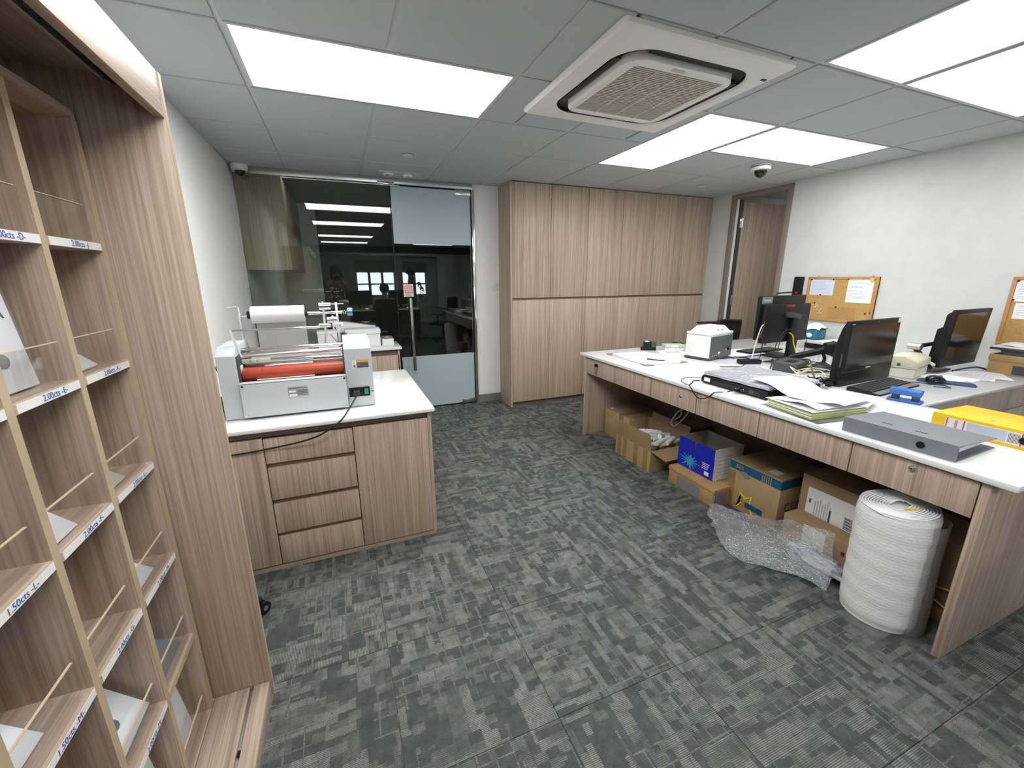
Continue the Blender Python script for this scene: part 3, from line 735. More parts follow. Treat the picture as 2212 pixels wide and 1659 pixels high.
# ------------------------------------------------------------------ big L-shaped desk
t = thing('office_desk', 'long wood laminate desk with six drawers on the right', 'desk', (2.62, -.25, 0))
DX = 2.265
obj('end_panel', B().box(DX, 3.02, -1.515, -1.490, 0, .722, .0008), M['wz'], t)
obj('end_panel', B().box(DX, 3.02, .985, 1.01, 0, .722, .0008), M['wz'], t)
obj('back_panel', B().box(2.97, 2.99, -1.488, .983, .02, .722), M['rail'], t)
obj('drawer_carcass', B().box(DX+.022, 2.90, -1.488, .983, .60, .718), M['dark'], t)
dy = [.984, .578, .157, -.252, -.668, -1.098, -1.489]
for k, (a, b) in enumerate(zip(dy[:-1], dy[1:])):
    dr = obj('drawer', B().box(DX, DX+.019, b+.0028, a-.0028, .581, .716, .0008), M['wz'], t)
    if k in (0, 2, 5):
        yc, zc = ((.815, .677), None, (-.126, .660), None, None, (-1.304, .687))[k]
        lk = obj('lock', B().cyl((DX+.002, yc, zc), (DX-.004, yc, zc), .0105, n=20).cyl((DX-.003, yc, zc), (DX-.0065, yc, zc), .0065, n=14), M['chrome'], dr)
        obj('keyhole', B().box(DX-.0075, DX-.006, yc-.001, yc+.001, zc-.004, zc+.004), M['black'], lk)
        if k == 0:
            obj('key', B().box(DX-.028, DX-.006, yc-.013, yc+.013, zc-.008, zc+.014, .003), M['black'], lk)
            obj('spare_key', B().tube([(DX-.02, yc+.004, zc-.006), (DX-.026, yc+.006, zc-.02), (DX-.012, yc+.008, zc-.03)], .002, 6).box(DX-.016, DX-.012, yc-.002, yc+.014, zc-.075, zc-.028, .002), M['grey'], lk)
# return of the L along the right wall: drawer fronts facing the camera
t = thing('return_desk', 'shaded laminate drawer unit under the inner edge of the desk', 'desk', (3.8, .0, 0))
obj('carcass', B().box(3.04, XR-.012, -.935, .95, .05, .72), M['dark'], t)
for a, b in ((3.04, 3.58), (3.583, 4.10), (4.103, XR-.014)):
    obj('drawer', B().box(a, b, -.955, -.937, .585, .716, .0008), M['wz'], t)
    obj('door', B().box(a, b, -.955, -.937, .06, .58, .0008), M['wz'], t)
obj('plinth', B().box(3.04, XR-.012, -.92, .95, 0, .05), M['rail'], t)
wt = B().prism([(2.243, -1.578), (3.04, -1.578), (3.04, -.975), (XR-.004, -.975), (XR-.004, 1.075), (2.243, 1.075)], 'z', .7245, .75, bev=.007)
single('desk_worktop', wt, M['quartz'], 'large white L-shaped desk worktop strewn with monitors and papers', 'worktop')
# ------------------------------------------------------------------ roll laminator on the counter
t = thing('roll_laminator', 'grey roll laminating machine with an orange roller on the white counter', 'laminator', (.095, .31, .75))
Z0 = .75
def housing(x0, x1):
    return B().prism([(.14, Z0+.004), (.485, Z0+.004), (.485, 1.07), (.44, 1.092), (.20, 1.092), (.14, 1.056)], 'x', x0, x1, bev=.004)
lh = obj('side_housing', housing(-.236, -.159), M['lgrey'], t)
rh = obj('side_housing', housing(.304, .434), M['lgrey'], t)
obj('hand_knob', B().cyl((-.236, .25, .985), (-.262, .25, .985), .016, n=14), M['black'], lh)
fp = obj('front_panel', B().box(-.155, .303, .118, .124, .762, .926, .001).box(-.155, .303, .118, .16, .922, .928, .001), M['lgrey'], t)
obj('rating_plate', B().box(.040, .126, .1165, .1178, .838, .894, .0004), M['alu'], fp)
for (a, b, c, d_) in ((.044, .122, .886, .889), (.044, .074, .866, .876), (.044, .078, .846, .858), (.084, .120, .874, .876), (.084, .120, .866, .868), (.084, .120, .858, .860), (.084, .120, .850, .852)):
    obj('plate_print', B().box(a, b, .1158, .1164, c, d_), M['white'] if c < .87 and b < .08 else M['ink'], fp, False)
for x, z in ((-.145, .775), (.295, .775), (.295, .915)): obj('screw', B().cyl((x, .118, z), (x, .114, z), .0045, n=10), M['chrome'], fp)
obj('panel_hole', B().box(-.149, -.141, .1172, .1178, .910, .919), M['black'], fp)
obj('base_tray', B().box(-.158, .303, .126, .46, .772, .785), M['alu'], t)
for x in (-.118, .27):
    for y in (.165, .44):
        obj('foot', B().cyl((x, y, .7505), (x, y, .772), .021, .026, n=16), M['black'], t)
obj('roller', B().cyl((-.15, .215, .952), (.297, .215, .952), .033, n=32), M['orange'], t)
obj('roller_shaft', B().cyl((-.158, .215, .952), (.303, .215, .952), .012, n=16), M['chrome'], t)
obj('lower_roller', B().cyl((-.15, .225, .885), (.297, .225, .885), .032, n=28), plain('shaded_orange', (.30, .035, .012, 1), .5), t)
for y, z, r in ((.262, 1.006, .010), (.285, 1.062, .009), (.262, 1.033, .007), (.30, .985, .012), (.33, 1.03, .011)):
    obj('steel_bar', B().cyl((-.158, y, z), (.304, y, z), r, n=16), M['chrome'], t)
obj('guide_plate', B().box(-.15, .297, .27, .29, .955, .99), M['alu'], t)
br = obj('bracket', B().box(-.150, -.03, .225, .232, 1.003, 1.024, .001).box(-.150, -.03, .228, .262, 1.002, 1.005), M['creaml'], t)
for x in (-.115, -.085): obj('screw', B().cyl((x, .2265, 1.014), (x, .222, 1.014), .004, n=8), M['chrome'], br)
obj('roller_support', B().box(-.165, -.148, .19, .235, .96, 1.0, .003), M['white'], t)
obj('inner_plate', B().box(-.1585, -.153, .15, .47, .80, 1.05, .001), M['char'], t)
obj('inner_plate', B().box(.2975, .303, .15, .47, .80, 1.05, .001), M['char'], t)
obj('fed_sheet', B().box(-.09, .16, .17, .215, .929, .9305).box(-.06, .155, .222, .30, .986, .9872), M['paper'], t)
# bent front rail
obj('front_rail', B().tube([(-.168, .205, 1.165), (.205, .205, 1.165)], .0055, 10, sub=1), M['chrome'], t)
obj('rail_arm', B().tube([(-.168, .205, 1.168), (-.166, .208, 1.14), (-.156, .225, 1.06), (-.150, .235, 1.035), (-.14, .25, 1.035)], .0065, 8), M['white'], t)
obj('rail_bar', B().tube([(-.152, .235, 1.04), (.295, .25, 1.045)], .006, 8, sub=1), M['steel'], t)
# uprights carrying the film
obj('film_arm', B().prism([(-.011, 0), (.011, 0), (.009, .17), (.0, .21), (-.016, .215), (-.016, .20), (-.009, .165)], 'x', -.172, -.168, bev=.001).tf(Matrix.Translation((0, .45, 1.045))), M['white'], t)
obj('film_arm', B().box(-.176, -.166, .438, .462, 1.02, 1.22, .003), M['lgrey'], t)
obj('arm_pin', B().cyl((-.178, .45, 1.262), (-.225, .45, 1.257), .0025, n=8), M['chrome'], t)
obj('film_shaft', B().cyl((-.172, .45, 1.216), (.318, .45, 1.216), .0085, n=14), M['chrome'], t)
for x in (-.128, .137): obj('shaft_collar', B().cyl((x-.008, .45, 1.216), (x+.008, .45, 1.216), .019, n=16), M['black'], t)
obj('film_roll', B().cyl((-.117, .45, 1.216), (.131, .45, 1.216), .044, n=40), M['film'], t)
obj('film_web', B().box(-.108, .128, .492, .4935, 1.02, 1.21).box(-.108, .128, .30, .494, 1.018, 1.0195), clear('laminating_film', (.92, .92, .92, 1), 1.0, 1.4, .45, (.8, .8, .8, 1)), t, False)
obj('tension_arm', B().box(.218, .230, .44, .46, 1.09, 1.275, .003), M['white'], t)
obj('tension_arm', B().box(.285, .297, .44, .46, 1.05, 1.27, .003), M['white'], t)
obj('tension_arm', B().box(.262, .272, .435, .455, 1.12, 1.20, .003), M['white'], t)
for x0, x1, z, r in ((.205, .262, 1.252, .021), (.238, .288, 1.178, .017), (.195, .255, 1.148, .012), (.262, .315, 1.15, .013)):
    obj('guide_roller', B().cyl((x0, .445, z), (x1, .445, z), r, n=20), M['chrome'], t)
obj('brake_spring', B().tube([(.318+.002*k, .45+.011*math.cos(k*1.1), 1.216+.011*math.sin(k*1.1)) for k in range(14)], .002, 5, sub=2), M['chrome'], t)
obj('brake_knob', B().cyl((.345, .45, 1.218), (.372, .45, 1.218), .024, n=18), plain('blue_chrome', (.16, .24, .34, 1), .25, .8), t)
obj('tension_strut', B().cyl((.245, .45, 1.10), (.285, .45, 1.04), .003, n=8).cyl((.225, .45, 1.12), (.215, .45, 1.05), .003, n=8), M['alu'], t)
obj('arm_pin', B().cyl((.24, .45, 1.262), (.33, .45, 1.262), .0025, n=8), M['brass'], t)
# control side
wl_ = obj('warning_label', B().box(.337, .416, .1385, .1395, .957, .997, .0003), M['ink'], rh)
obj('label_picture', B().box(.337, .359, .1377, .1383, .957, .997), M['white'], wl_)
obj('label_triangle', B().prism([(.341, .977), (.355, .977), (.348, .990)], 'y', .1370, .1376), M['tapey'], wl_)
obj('label_strip', B().box(.361, .416, .1377, .1383, .985, .997), plain('amber_strip', (.75, .36, .03, 1), .5), wl_)
obj('label_hand', B().box(.344, .352, .1370, .1376, .960, .972), M['ink'], wl_)
pp = obj('power_panel', B().box(.311, .412, .135, .1395, .807, .856, .003), M['black'], rh)
obj('socket', B().box(.332, .362, .125, .135, .815, .843, .004), M['char'], pp)
for x in (.324, .370): obj('screw', B().cyl((x, .135, .829), (x, .1325, .829), .004, n=10), M['chrome'], pp)
obj('rocker_switch', B().box(.384, .404, .1305, .135, .818, .847, .002), M['green'], pp)
obj('screw', B().cyl((.425, .14, .829), (.425, .137, .829), .004, n=10), M['chrome'], rh)
obj('power_cord', B().tube([(.347, .128, .83), (.345, .108, .822), (.335, .088, .81), (.30, .03, .775), (.262, -.033, .745), (.21, -.052, .715), (.15, -.048, .685), (.07, -.03, .662), (-.02, -.016, .648), (-.15, -.012, .638), (-.30, -.012, .635), (-.425, -.012, .634)], .0038, 8), M['black'], t)

# machine and odds and ends beside it
t = thing('desk_cutter', 'dark small machine half hidden behind the bookcase on the counter', 'machine', (-.33, .3, .75))
obj('body', B().box(-.41, -.28, .12, .45, .765, .80, .006), M['char'], t)
obj('arm', B().box(-.40, -.27, .16, .20, .80, .86, .006), M['white'], t)
obj('dial', B().cyl((-.30, .15, .86), (-.30, .15, .885), .028, n=18), M['cream'], t)
obj('foot', B().cyl((-.39, .16, .7505), (-.39, .16, .765), .012, n=10), M['black'], t)
obj('foot', B().cyl((-.30, .40, .7505), (-.30, .40, .765), .012, n=10), M['black'], t)
single('paper_sheet', B().box(.43, .575, .36, .52, .7505, .7515), M['paper'], 'white paper sheet lying on the counter right of the laminating machine', 'paper')
# things on the far counter
ZB = .768
t = thing('storage_box', 'white lidded box on the far counter by the glass door', 'box', (.49, 2.14, ZB))
obj('body', B().box(.335, .640, 2.06, 2.25, ZB+.001, ZB+.115, .004), M['white'], t)
obj('lid', B().box(.33, .645, 2.055, 2.255, ZB+.117, ZB+.165, .006), M['paper'], t)
obj('seam', B().box(.334, .641, 2.0585, 2.2515, ZB+.115, ZB+.118), M['grey'], t)
t = thing('small_printer', 'small white box with a grey top at the right end of the far counter', 'printer', (.705, 2.14, ZB))
obj('body', B().box(.655, .762, 2.06, 2.22, ZB+.001, ZB+.062, .004), M['white'], t)
obj('top_panel', B().box(.66, .757, 2.065, 2.215, ZB+.062, ZB+.075, .003), M['grey'], t)
obj('button', B().box(.69, .72, 2.09, 2.11, ZB+.075, ZB+.079, .001), M['white'], t)
t = thing('paper_tray', 'tilted white board with brown edge leaning on the glass behind the box', 'board', (.35, 2.27, ZB))
obj('board', B().prism([(.245, ZB+.001), (.62, ZB+.001), (.62, ZB+.17), (.26, ZB+.235)], 'y', 2.275, 2.283), M['paper'], t)
obj('edge_strip', B().prism([(.258, ZB+.233), (.622, ZB+.168), (.622, ZB+.176), (.258, ZB+.241)], 'y', 2.272, 2.286), M['wedge'], t)
t = thing('sanitizer_bottle', 'small clear bottle with a blue label on the far counter', 'bottle', (.30, 2.2, ZB))
obj('body', B().lathe([(.018, ZB+.001), (.021, ZB+.01), (.021, ZB+.075), (.009, ZB+.095), (.009, ZB+.105)], (.30, 2.2, 0), 16), M['white'], t)
obj('label', B().lathe([(.0213, ZB+.045), (.0216, ZB+.047), (.0216, ZB+.072), (.0213, ZB+.074)], (.30, 2.2, 0), 16), plain('violet_label', (.12, .10, .45, 1), .4), t)
obj('pump', B().cyl((.30, 2.2, ZB+.105), (.30, 2.2, ZB+.125), .006, n=10).box(.275, .306, 2.194, 2.206, ZB+.125, ZB+.133, .002), M['white'], t)
t = thing('carton', 'plain white carton behind the laminator on the far counter', 'box', (.20, 2.1, ZB))
obj('body', B().box(.10, .262, 2.0, 2.14, ZB+.001, ZB+.145, .003), M['white'], t)
obj('lid', B().box(.097, .265, 1.997, 2.143, ZB+.146, ZB+.17, .003), M['paper'], t)
single('storage_bin', B().prism([(.275, ZB+.001), (.335, ZB+.001), (.345, ZB+.14), (.262, ZB+.14)], 'y', 2.02, 2.12, bev=.003), M['char'], 'dark narrow bin behind the laminator on the far counter', 'bin')

# chair standing behind the bookcase, only a castor showing
t = thing('office_chair', 'black office chair behind the bookcase with one castor showing', 'chair', (-.252, -.36, 0), local=True)
obj('gas_column', B().cyl((0, 0, .07), (0, 0, .40), .025, n=14), M['black'], t)
for k in range(5):
    a = math.radians(35 + 72*k); dx, dy_ = math.cos(a)*.15, math.sin(a)*.15
    ar = obj('base_arm', B().tube([(0, 0, .085), (dx*.5, dy_*.5, .08), (dx, dy_, .065)], .014, 8, sub=2), M['black'], t)
    for s in (-1, 1):
        obj('castor_wheel', B().cyl((dx+s*.004*.75, dy_-s*.004*.65, .0265), (dx+s*.022*.75, dy_-s*.022*.65, .0265), .026, n=20), M['black'], ar)
        obj('hub_cap', B().cyl((dx+s*.022*.75, dy_-s*.022*.65, .0265), (dx+s*.024*.75, dy_-s*.024*.65, .0265), .011, n=16), M['alu'], ar)
obj('seat', B().box(-.165, .05, -.20, .17, .40, .45, .02), M['blackm'], t)
# ------------------------------------------------------------------ things on the desk (worktop at z = .75)
T = .7503
def lines(parent, n, x0, x1, y0, y1, z, mat_='inkgrey', along='x', name='text_line', seed=1):
    rnd = random.Random(seed); b = B()
    for k in range(n):
        v = (k+.5)/n
        if along == 'x':
            y = y0+(y1-y0)*v; e = x0+(x1-x0)*rnd.uniform(.55, 1)
            b.box(x0, e, y-.0011, y+.0011, z, z+.0003)
        else:
            x = x0+(x1-x0)*v; e = y0+(y1-y0)*rnd.uniform(.55, 1)
            b.box(x-.0011, x+.0011, y0, e, z, z+.0003)
    o = obj(name, b, M[mat_], parent, False); o['kind'] = 'stuff'; return o
# clipboard with paper and pen
t = thing('desk_pad', 'clear desk pad with green-grey corners and white papers near the far end of the desk', 'desk pad', (2.59, .62, T), -.045, local=True)
obj('pad', B().box(-.19, .19, -.27, .27, 0, .004, .001), M['lgrey'], t)
for sx in (-1, 1):
    for sy in (-1, 1):
        obj('corner', B().prism([(sx*.194, sy*.274), (sx*.12, sy*.274), (sx*.194, sy*.20)], 'z', .0005, .0065), plain('sage_corner', (.22, .26, .20, 1), .5) if (sx, sy) == (-1, -1) else bpy.data.materials['sage_corner'], t)
for k in range(4): obj('sheet', B().box(-.165+.004*k, .15+.01*k, -.235+.003*k, .25-.004*k, .0045+.001*k, .0053+.001*k).tf(Matrix.Rotation(.02*(k-1), 4, 'Z')), M['paper'], t)
lines(t, 26, -.13, .12, -.2, .22, .0088, 'inkgrey', seed=3)
t = thing('ballpoint_pen', 'blue ballpoint pen lying on the white papers of the desk pad', 'pen', (2.575, .475, T+.0135), local=True, rz=math.atan2(.418-.533, 2.614-2.535))
obj('barrel', B().cyl((-.07, 0, 0), (.03, 0, 0), .0045, n=10), plain('pen_blue', (.02, .02, .45, 1), .3), t)
obj('grip', B().cyl((.03, 0, 0), (.062, 0, 0), .005, n=10), M['char'], t)
obj('tip', B().cyl((.062, 0, 0), (.075, 0, 0), .004, .0012, n=10), M['inkblue'], t)
obj('clip', B().box(-.068, -.03, -.0015, .0015, .004, .0065), M['inkblue'], t)
# tape dispenser
t = thing('tape_dispenser', 'black desk tape dispenser at the far edge of the worktop', 'tape dispenser', (2.88, .93, T), -.5, local=True)
obj('body', B().prism([(-.065, 0), (.065, 0), (.062, .035), (.02, .03), (-.03, .045), (-.062, .02)], 'y', -.03, .03, bev=.003), M['black'], t)
obj('cutter_block', B().box(.02, .062, -.032, .032, .03, .078, .003), M['char'], t)
obj('roll_holder', B().box(-.045, .012, -.031, .031, .03, .075, .006), M['black'], t)
obj('tape_roll', B().cyl((-.015, -.014, .058), (-.015, .014, .058), .026, n=20), M['white'], t)
# plastic tubs
t = thing('plastic_tub', 'low translucent box with a green lid beside the white cube', 'box', (3.10, .86, T), -.4, local=True)
obj('base', B().box(-.085, .085, -.05, .05, 0, .022, .004), M['white'], t)
obj('lid', B().box(-.088, .088, -.053, .053, .022, .05, .008), plain('pale_green', (.45, .58, .47, 1), .35), t)
obj('sticker', B().box(-.03, .03, -.0545, -.053, .026, .044), M['paper'], t)
t = thing('paper_stack', 'loose papers and clear packets between the desk pad and the white cube', 'papers', (2.96, .72, T), -.3, local=True)
for k in range(4): obj('sheet', B().box(-.10, .10, -.09, .09, .0012*k, .0012*k+.0008).tf(Matrix.Rotation(.2*k-.2, 4, 'Z') @ Matrix.Translation((.012*k, .01*k, 0))), M['paper'], t)
obj('packet', B().box(-.06, .07, -.03, .03, .006, .016, .004), M['sleeve'], t)
# the cube-shaped label/photo machine
t = thing('desktop_machine', 'white cube-shaped desktop machine with a dark grey back on the desk', 'machine', (3.0, .52, T), local=True, rz=math.atan2(.406-.325, 3.274-2.918))
# local: x along the dark face (towards the wall), y depth away from the camera
def shell(z0, z1, w0, d0, w1, d1):
    b = B(); P = []
    for (w_, d__, z) in ((w0, d0, z0), (w1, d1, z1)):
        P.append([(-w_, -d__, z), (w_, -d__, z), (w_, d__, z), (-w_, d__, z)])
    vs0 = [b.bm.verts.new(p) for p in P[0]]; vs1 = [b.bm.verts.new(p) for p in P[1]]
    b.bm.faces.new(vs0[::-1]); b.bm.faces.new(vs1)
    for k in range(4): b.bm.faces.new((vs0[k], vs0[(k+1) % 4], vs1[(k+1) % 4], vs1[k]))
    bmesh.ops.bevel(b.bm, geom=list(b.bm.edges), offset=.006, segments=2, profile=.5, affect='EDGES')
    return b
mo = Matrix.Translation((.075, -.085, 0)) @ Matrix.Scale(.88, 4, (1, 0, 0)) @ Matrix.Scale(.84, 4, (0, 1, 0)) @ Matrix.Scale(.93, 4, (0, 0, 1))
obj('foot_frame', B().box(-.187, .187, -.127, .127, .002, .02, .004).tf(mo), M['char'], t)
obj('body', B().box(-.185, .185, -.125, .125, .02, .212, .008).tf(mo), M['white'], t)
obj('upper_cover', B().box(-.187, .187, -.127, .127, .214, .234, .006).tf(mo), M['white'], t)
bk = obj('back_plate', B().box(-.182, .182, -.1285, -.1255, .018, .205, .001).tf(mo), plain('dark_grey_back', (.085, .09, .095, 1), .5), t)
hd = obj('hood', shell(.234, .283, .16, .11, .115, .075).tf(mo), M['white'], t)
for x in (-.05, .02): obj('vent_slot', B().box(x, x+.03, -.103, -.096, .254, .258).tf(mo), M['corkd'], hd)
obj('red_mark', B().box(-.135, -.09, -.1295, -.1285, .075, .080).tf(mo), M['red'], bk)
for x in (-.145, -.115, -.085): obj('socket', B().cyl((x, -.1285, .042), (x, -.134, .042), .005, n=8).tf(mo), M['chrome'], bk)
obj('socket', B().box(-.05, -.018, -.133, -.1285, .052, .066, .001).tf(mo), M['white'], bk)
obj('warning_triangle', B().prism([(.075, .07), (.10, .07), (.0875, .09)], 'y', -.1298, -.1286).tf(mo), M['tapey'], bk)
obj('plug', B().box(.10, .125, -.145, -.1285, .072, .092, .003).tf(mo), M['black'], bk)
single('flat_case', B().box(-.10, .10, -.022, .022, 0, .016, .007).tf(Matrix.Translation((3.17, .55, T+.2645)) @ Matrix.Rotation(-.25, 4, 'Z')), M['blackm'], 'flat black case lying on top of the white cube machine', 'case')

# ------------------------------------------------------------------ all-in-one computer seen from behind
t = thing('desktop_computer', 'black all-in-one computer seen from behind with a red latch', 'computer', (3.66, .235, T), local=True, rz=.03)
# local: -y faces the camera; screen at +y
obj('base_plate', B().box(-.11, .13, -.09, .12, 0, .012, .004), M['black'], t)
st = obj('stand', B().box(.035, .125, -.045, -.012, .01, .34, .004), M['black'], t)
obj('stand_head', B().prism([(-.03, .325), (.03, .325), (.125, .305), (.125, .345), (.03, .362), (-.03, .362)], 'y', -.05, -.005, bev=.003), M['char'], st)
sc = obj('screen_shell', B().box(-.29, .275, .03, .055, .15, .497, .006), M['black'], t)
obj('screen', B().box(-.275, .26, .0552, .057, .18, .475), M['gloss'], sc)
bx = obj('computer_body', B().box(-.262, .285, -.012, .03, .125, .43, .005), M['black'], t)
obj('latch', B().box(-.04, .075, -.0145, -.012, .405, .425, .001), M['red'], bx)
obj('port_panel', B().box(-.2645, -.262, -.005, .025, .17, .25), M['char'], bx)
obj('rear_lock', B().cyl((.01, -.012, .23), (.01, -.016, .23), .008, n=10), M['char'], bx)
lg = obj('logo_badge', B().box(-.272, -.148, .0285, .0300, .437, .490), M['grey'], sc)
text('logo_text', 'Lenovo', .03, axes((1, 0, 0), (0, 0, 1), (-.21, .0279, .463)), M['white'], lg)
cm = obj('camera_bar', B().tube([(-.09, .04, .505), (-.075, .04, .515), (.06, .038, .519), (.09, .036, .518)], .007, 8), M['black'], sc)

# keyboard and book in front of that computer
t = thing('keyboard', 'thin black keyboard lying beneath the all-in-one computer', 'keyboard', (3.66, .42, T+.016), local=True, rz=.06)
obj('body', B().box(-.22, .22, -.065, .065, 0, .012, .003), M['black'], t)
for r in range(5):
    for c in range(14): obj('key', B().box(-.212+.03*c, -.186+.03*c, -.058+.024*r, -.038+.024*r, .012, .016), M['char'], t, False)
t = thing('paper_stack', 'flat white book with purple edge under the black keyboard', 'book', (3.42, .44, T), local=True, rz=.03)
obj('page_block', B().box(-.19, .19, -.12, .13, .001, .014), M['purple'], t)
obj('cover', B().box(-.193, .193, -.123, .133, .014, .0155), M['paper'], t)
t = thing('note_holder', 'clear acrylic note holder with yellow sticky notes behind the computer stand', 'note holder', (3.95, .52, T), local=True, rz=.0)
obj('panel', B().box(-.15, .15, 0, .004, .02, .14), M['sleeve'], t, False)
obj('foot', B().box(-.15, .15, -.03, .04, 0, .02, .003), M['white'], t)
obj('sheet', B().box(-.03, .10, .005, .0065, .02, .135), M['paper'], t)
for x, z in ((-.12, .105), (-.04, .112)): obj('sticky_note', B().box(x, x+.05, -.0015, -.0005, z, z+.03), plain('sticky_%g' % x, (.62, .64, .22, 1), .6), t)
obj('sample', B().box(-.11, -.08, -.0015, -.0005, .04, .09), M['grey'], t)

# ------------------------------------------------------------------ second all-in-one facing the camera
t = thing('desktop_computer', 'black all-in-one computer facing the camera with a keyboard in front', 'computer', (3.318, -.545, T), local=True, rz=.05)
obj('back_case', B().prism([(.0, .0), (.035, .0), (.042, .08), (.040, .24), (.018, .35), (.0, .388)], 'x', -.278, .278, bev=.004), M['black'], t)
fr_ = obj('bezel', B().box(-.286, .286, -.022, .0, .004, .392, .004), M['black'], t)
obj('screen', B().box(-.255, .262, -.0232, -.0222, .112, .365), M['gloss'], fr_)
obj('chin_line', B().box(-.285, .285, -.0235, -.0222, .086, .0885), M['char'], fr_)
text('logo_text', 'Lenovo', .019, axes((1, 0, 0), (0, 0, 1), (.0, -.0236, .100)), M['white'], fr_)
obj('badge', B().box(-.262, -.232, -.0236, -.0222, .370, .377), M['alu'], fr_)
obj('webcam', B().cyl((.02, -.022, .379), (.02, -.0245, .379), .003, n=8), M['grey'], fr_)
obj('asset_sticker', B().box(.248, .285, -.0238, -.0222, .362, .391), M['white'], fr_)
obj('foot_pad', B().box(-.27, .27, -.022, .09, .0, .006, .002), M['black'], t)
obj('side_port', B().box(-.2945, -.2915, -.018, -.010, .12, .20), M['char'], t)
t = thing('keyboard', 'black keyboard in front of the computer facing the camera', 'keyboard', (3.255, -.695, T), local=True, rz=.085)
obj('body', B().prism([(-.085, 0), (.075, 0), (.075, .022), (-.085, .010)], 'x', -.245, .245, bev=.003), M['black'], t)
for r in range(6):
    y = -.036 + .0185*r; z = .0125+(y+.085)*.075
    for c in range(20): obj('key', B().box(-.235+.0235*c, -.2145+.0235*c, y-.0078, y+.0078, z-.001, z+.0035), M['char'], t, False)
obj('palm_rest', B().prism([(-.083, .0103), (-.048, .013), (-.048, .0138), (-.083, .0112)], 'x', -.24, .24), M['grey'], t)

# ------------------------------------------------------------------ third monitor on an arm stand
t = thing('monitor', 'black tilted monitor on an arm stand near the right wall', 'monitor', (4.245, -.615, T), local=True, rz=.02)
obj('base_plate', B().box(-.21, .02, .02, .17, 0, .014, .006), M['char'], t)
tilt = Matrix.Translation((0, 0, .045)) @ Matrix.Rotation(math.radians(3), 4, 'X')
fr_ = obj('bezel', B().box(-.245, .245, -.012, .012, 0, .385, .005).tf(tilt), M['black'], t)
obj('screen', B().box(-.222, .225, -.0135, -.0122, .06, .36).tf(tilt), M['gloss'], fr_)
obj('back_case', B().prism([(.012, .02), (.062, .04), (.062, .25), (.036, .27), (.036, .35), (.012, .375)], 'x', -.238, .238, bev=.004).tf(tilt), M['black'], t)
obj('arm', B().tube([(-.10, .09, .012), (-.315, .11, .175)], .016, 10, sub=1), M['char'], t)
obj('arm', B().tube([(-.315, .11, .178), (-.02, .075, .195)], .014, 10, sub=1), M['black'], t)
obj('arm_joint', B().cyl((-.315, .075, .178), (-.315, .145, .178), .022, n=18), M['alu'], t)

# ------------------------------------------------------------------ label printer
t = thing('label_printer', 'cream label printer on the desk between the two monitors', 'printer', (3.80, -.535, T), local=True, rz=math.atan2(-.562+.654, 4.053-3.628))
# local x along the front face, -y towards the camera
obj('lower_shell', B().prism([(-.085, .0), (.10, .0), (.10, .06), (-.085, .06)], 'x', -.135, .165, bev=.006), M['creaml'], t)
obj('upper_shell', B().prism([(-.092, .061), (.105, .061), (.105, .10), (.05, .135), (-.02, .142), (-.092, .112)], 'x', -.14, .17, bev=.008), M['cream'], t)
obj('paper_slot', B().box(-.09, .125, -.0935, -.0915, .066, .069), M['ink'], t)
obj('lower_slot', B().box(-.09, .125, -.0868, -.0848, .03, .032), M['acg'], t)
obj('latch', B().cyl((-.1395, .0, .085), (-.144, .0, .085), .010, n=12), M['teal'], t)
obj('status_window', B().box(-.02, .03, -.055, -.03, .1315, .1335).tf(Matrix.Rotation(-.3, 4, 'X') @ Matrix.Translation((0, 0.036, -.012))), M['ink'], t)
obj('feed_button', B().box(.035, .09, -.05, -.02, .131, .1345, .001).tf(Matrix.Rotation(-.3, 4, 'X') @ Matrix.Translation((0, 0.036, -.012))), M['lgrey'], t)
single('small_box', B().box(3.60, 3.80, -.42, -.33, T, T+.03, .01), M['char'], 'dark box behind the cream label printer', 'box')

# mouse and navy wrist rest
t = thing('wrist_rest', 'navy gel wrist rest under the black mouse', 'wrist rest', (3.735, -.785, T), local=True, rz=math.atan2(-.891+.683, 3.797-3.694))
def bone(u, v):
    x = -.135+.27*u; w = .028 + .018*abs(2*u-1)**2; e = math.sqrt(max(0, 1-(2*abs(u-.5))**8)); a = math.pi*v
    return (x, w*e*math.cos(a), .0005+.018*e*math.sin(a)**.6)
obj('gel_pad', B().grid(bone, 28, 10), M['navy'], t)
obj('base', B().prism([(-.125, -.03), (.125, -.03), (.125, .03), (-.125, .03)], 'z', 0, .002), M['black'], t)
t = thing('mouse', 'black computer mouse resting on the navy wrist rest', 'mouse', (3.655, -.765, T+.0195), local=True, rz=-.5)
obj('body', B().grid(lambda u, v: (-.055+.11*u, .033*math.cos(math.pi*v)*math.sqrt(max(0, 1-(2*abs(u-.5))**3)), .036*math.sin(math.pi*v)**.7*math.sqrt(max(0, 1-(2*abs(u-.42))**2.4)) if abs(u-.42) < .5 else 0), 20, 12), M['gloss'], t)
obj('sole', B().box(-.05, .05, -.028, .028, 0, .002), M['char'], t)
obj('wheel', B().cyl((.025, -.004, .03), (.025, .004, .03), .007, n=10), M['grey'], t)
t = thing('mouse', 'grey computer mouse beside the cable tangle', 'mouse', (2.885, -.555, T), local=True, rz=-1.2)
obj('body', B().grid(lambda u, v: (-.058+.116*u, .031*math.cos(math.pi*v)*math.sqrt(max(0, 1-(2*abs(u-.5))**3)), .032*math.sin(math.pi*v)**.7*math.sqrt(max(0, 1-(2*abs(u-.42))**2.4)) if abs(u-.42) < .5 else 0), 20, 12), M['grey'], t)
obj('sole', B().box(-.05, .05, -.026, .026, 0, .002), M['char'], t)
obj('wheel', B().cyl((.028, -.004, .026), (.028, .004, .026), .006, n=10), M['white'], t)

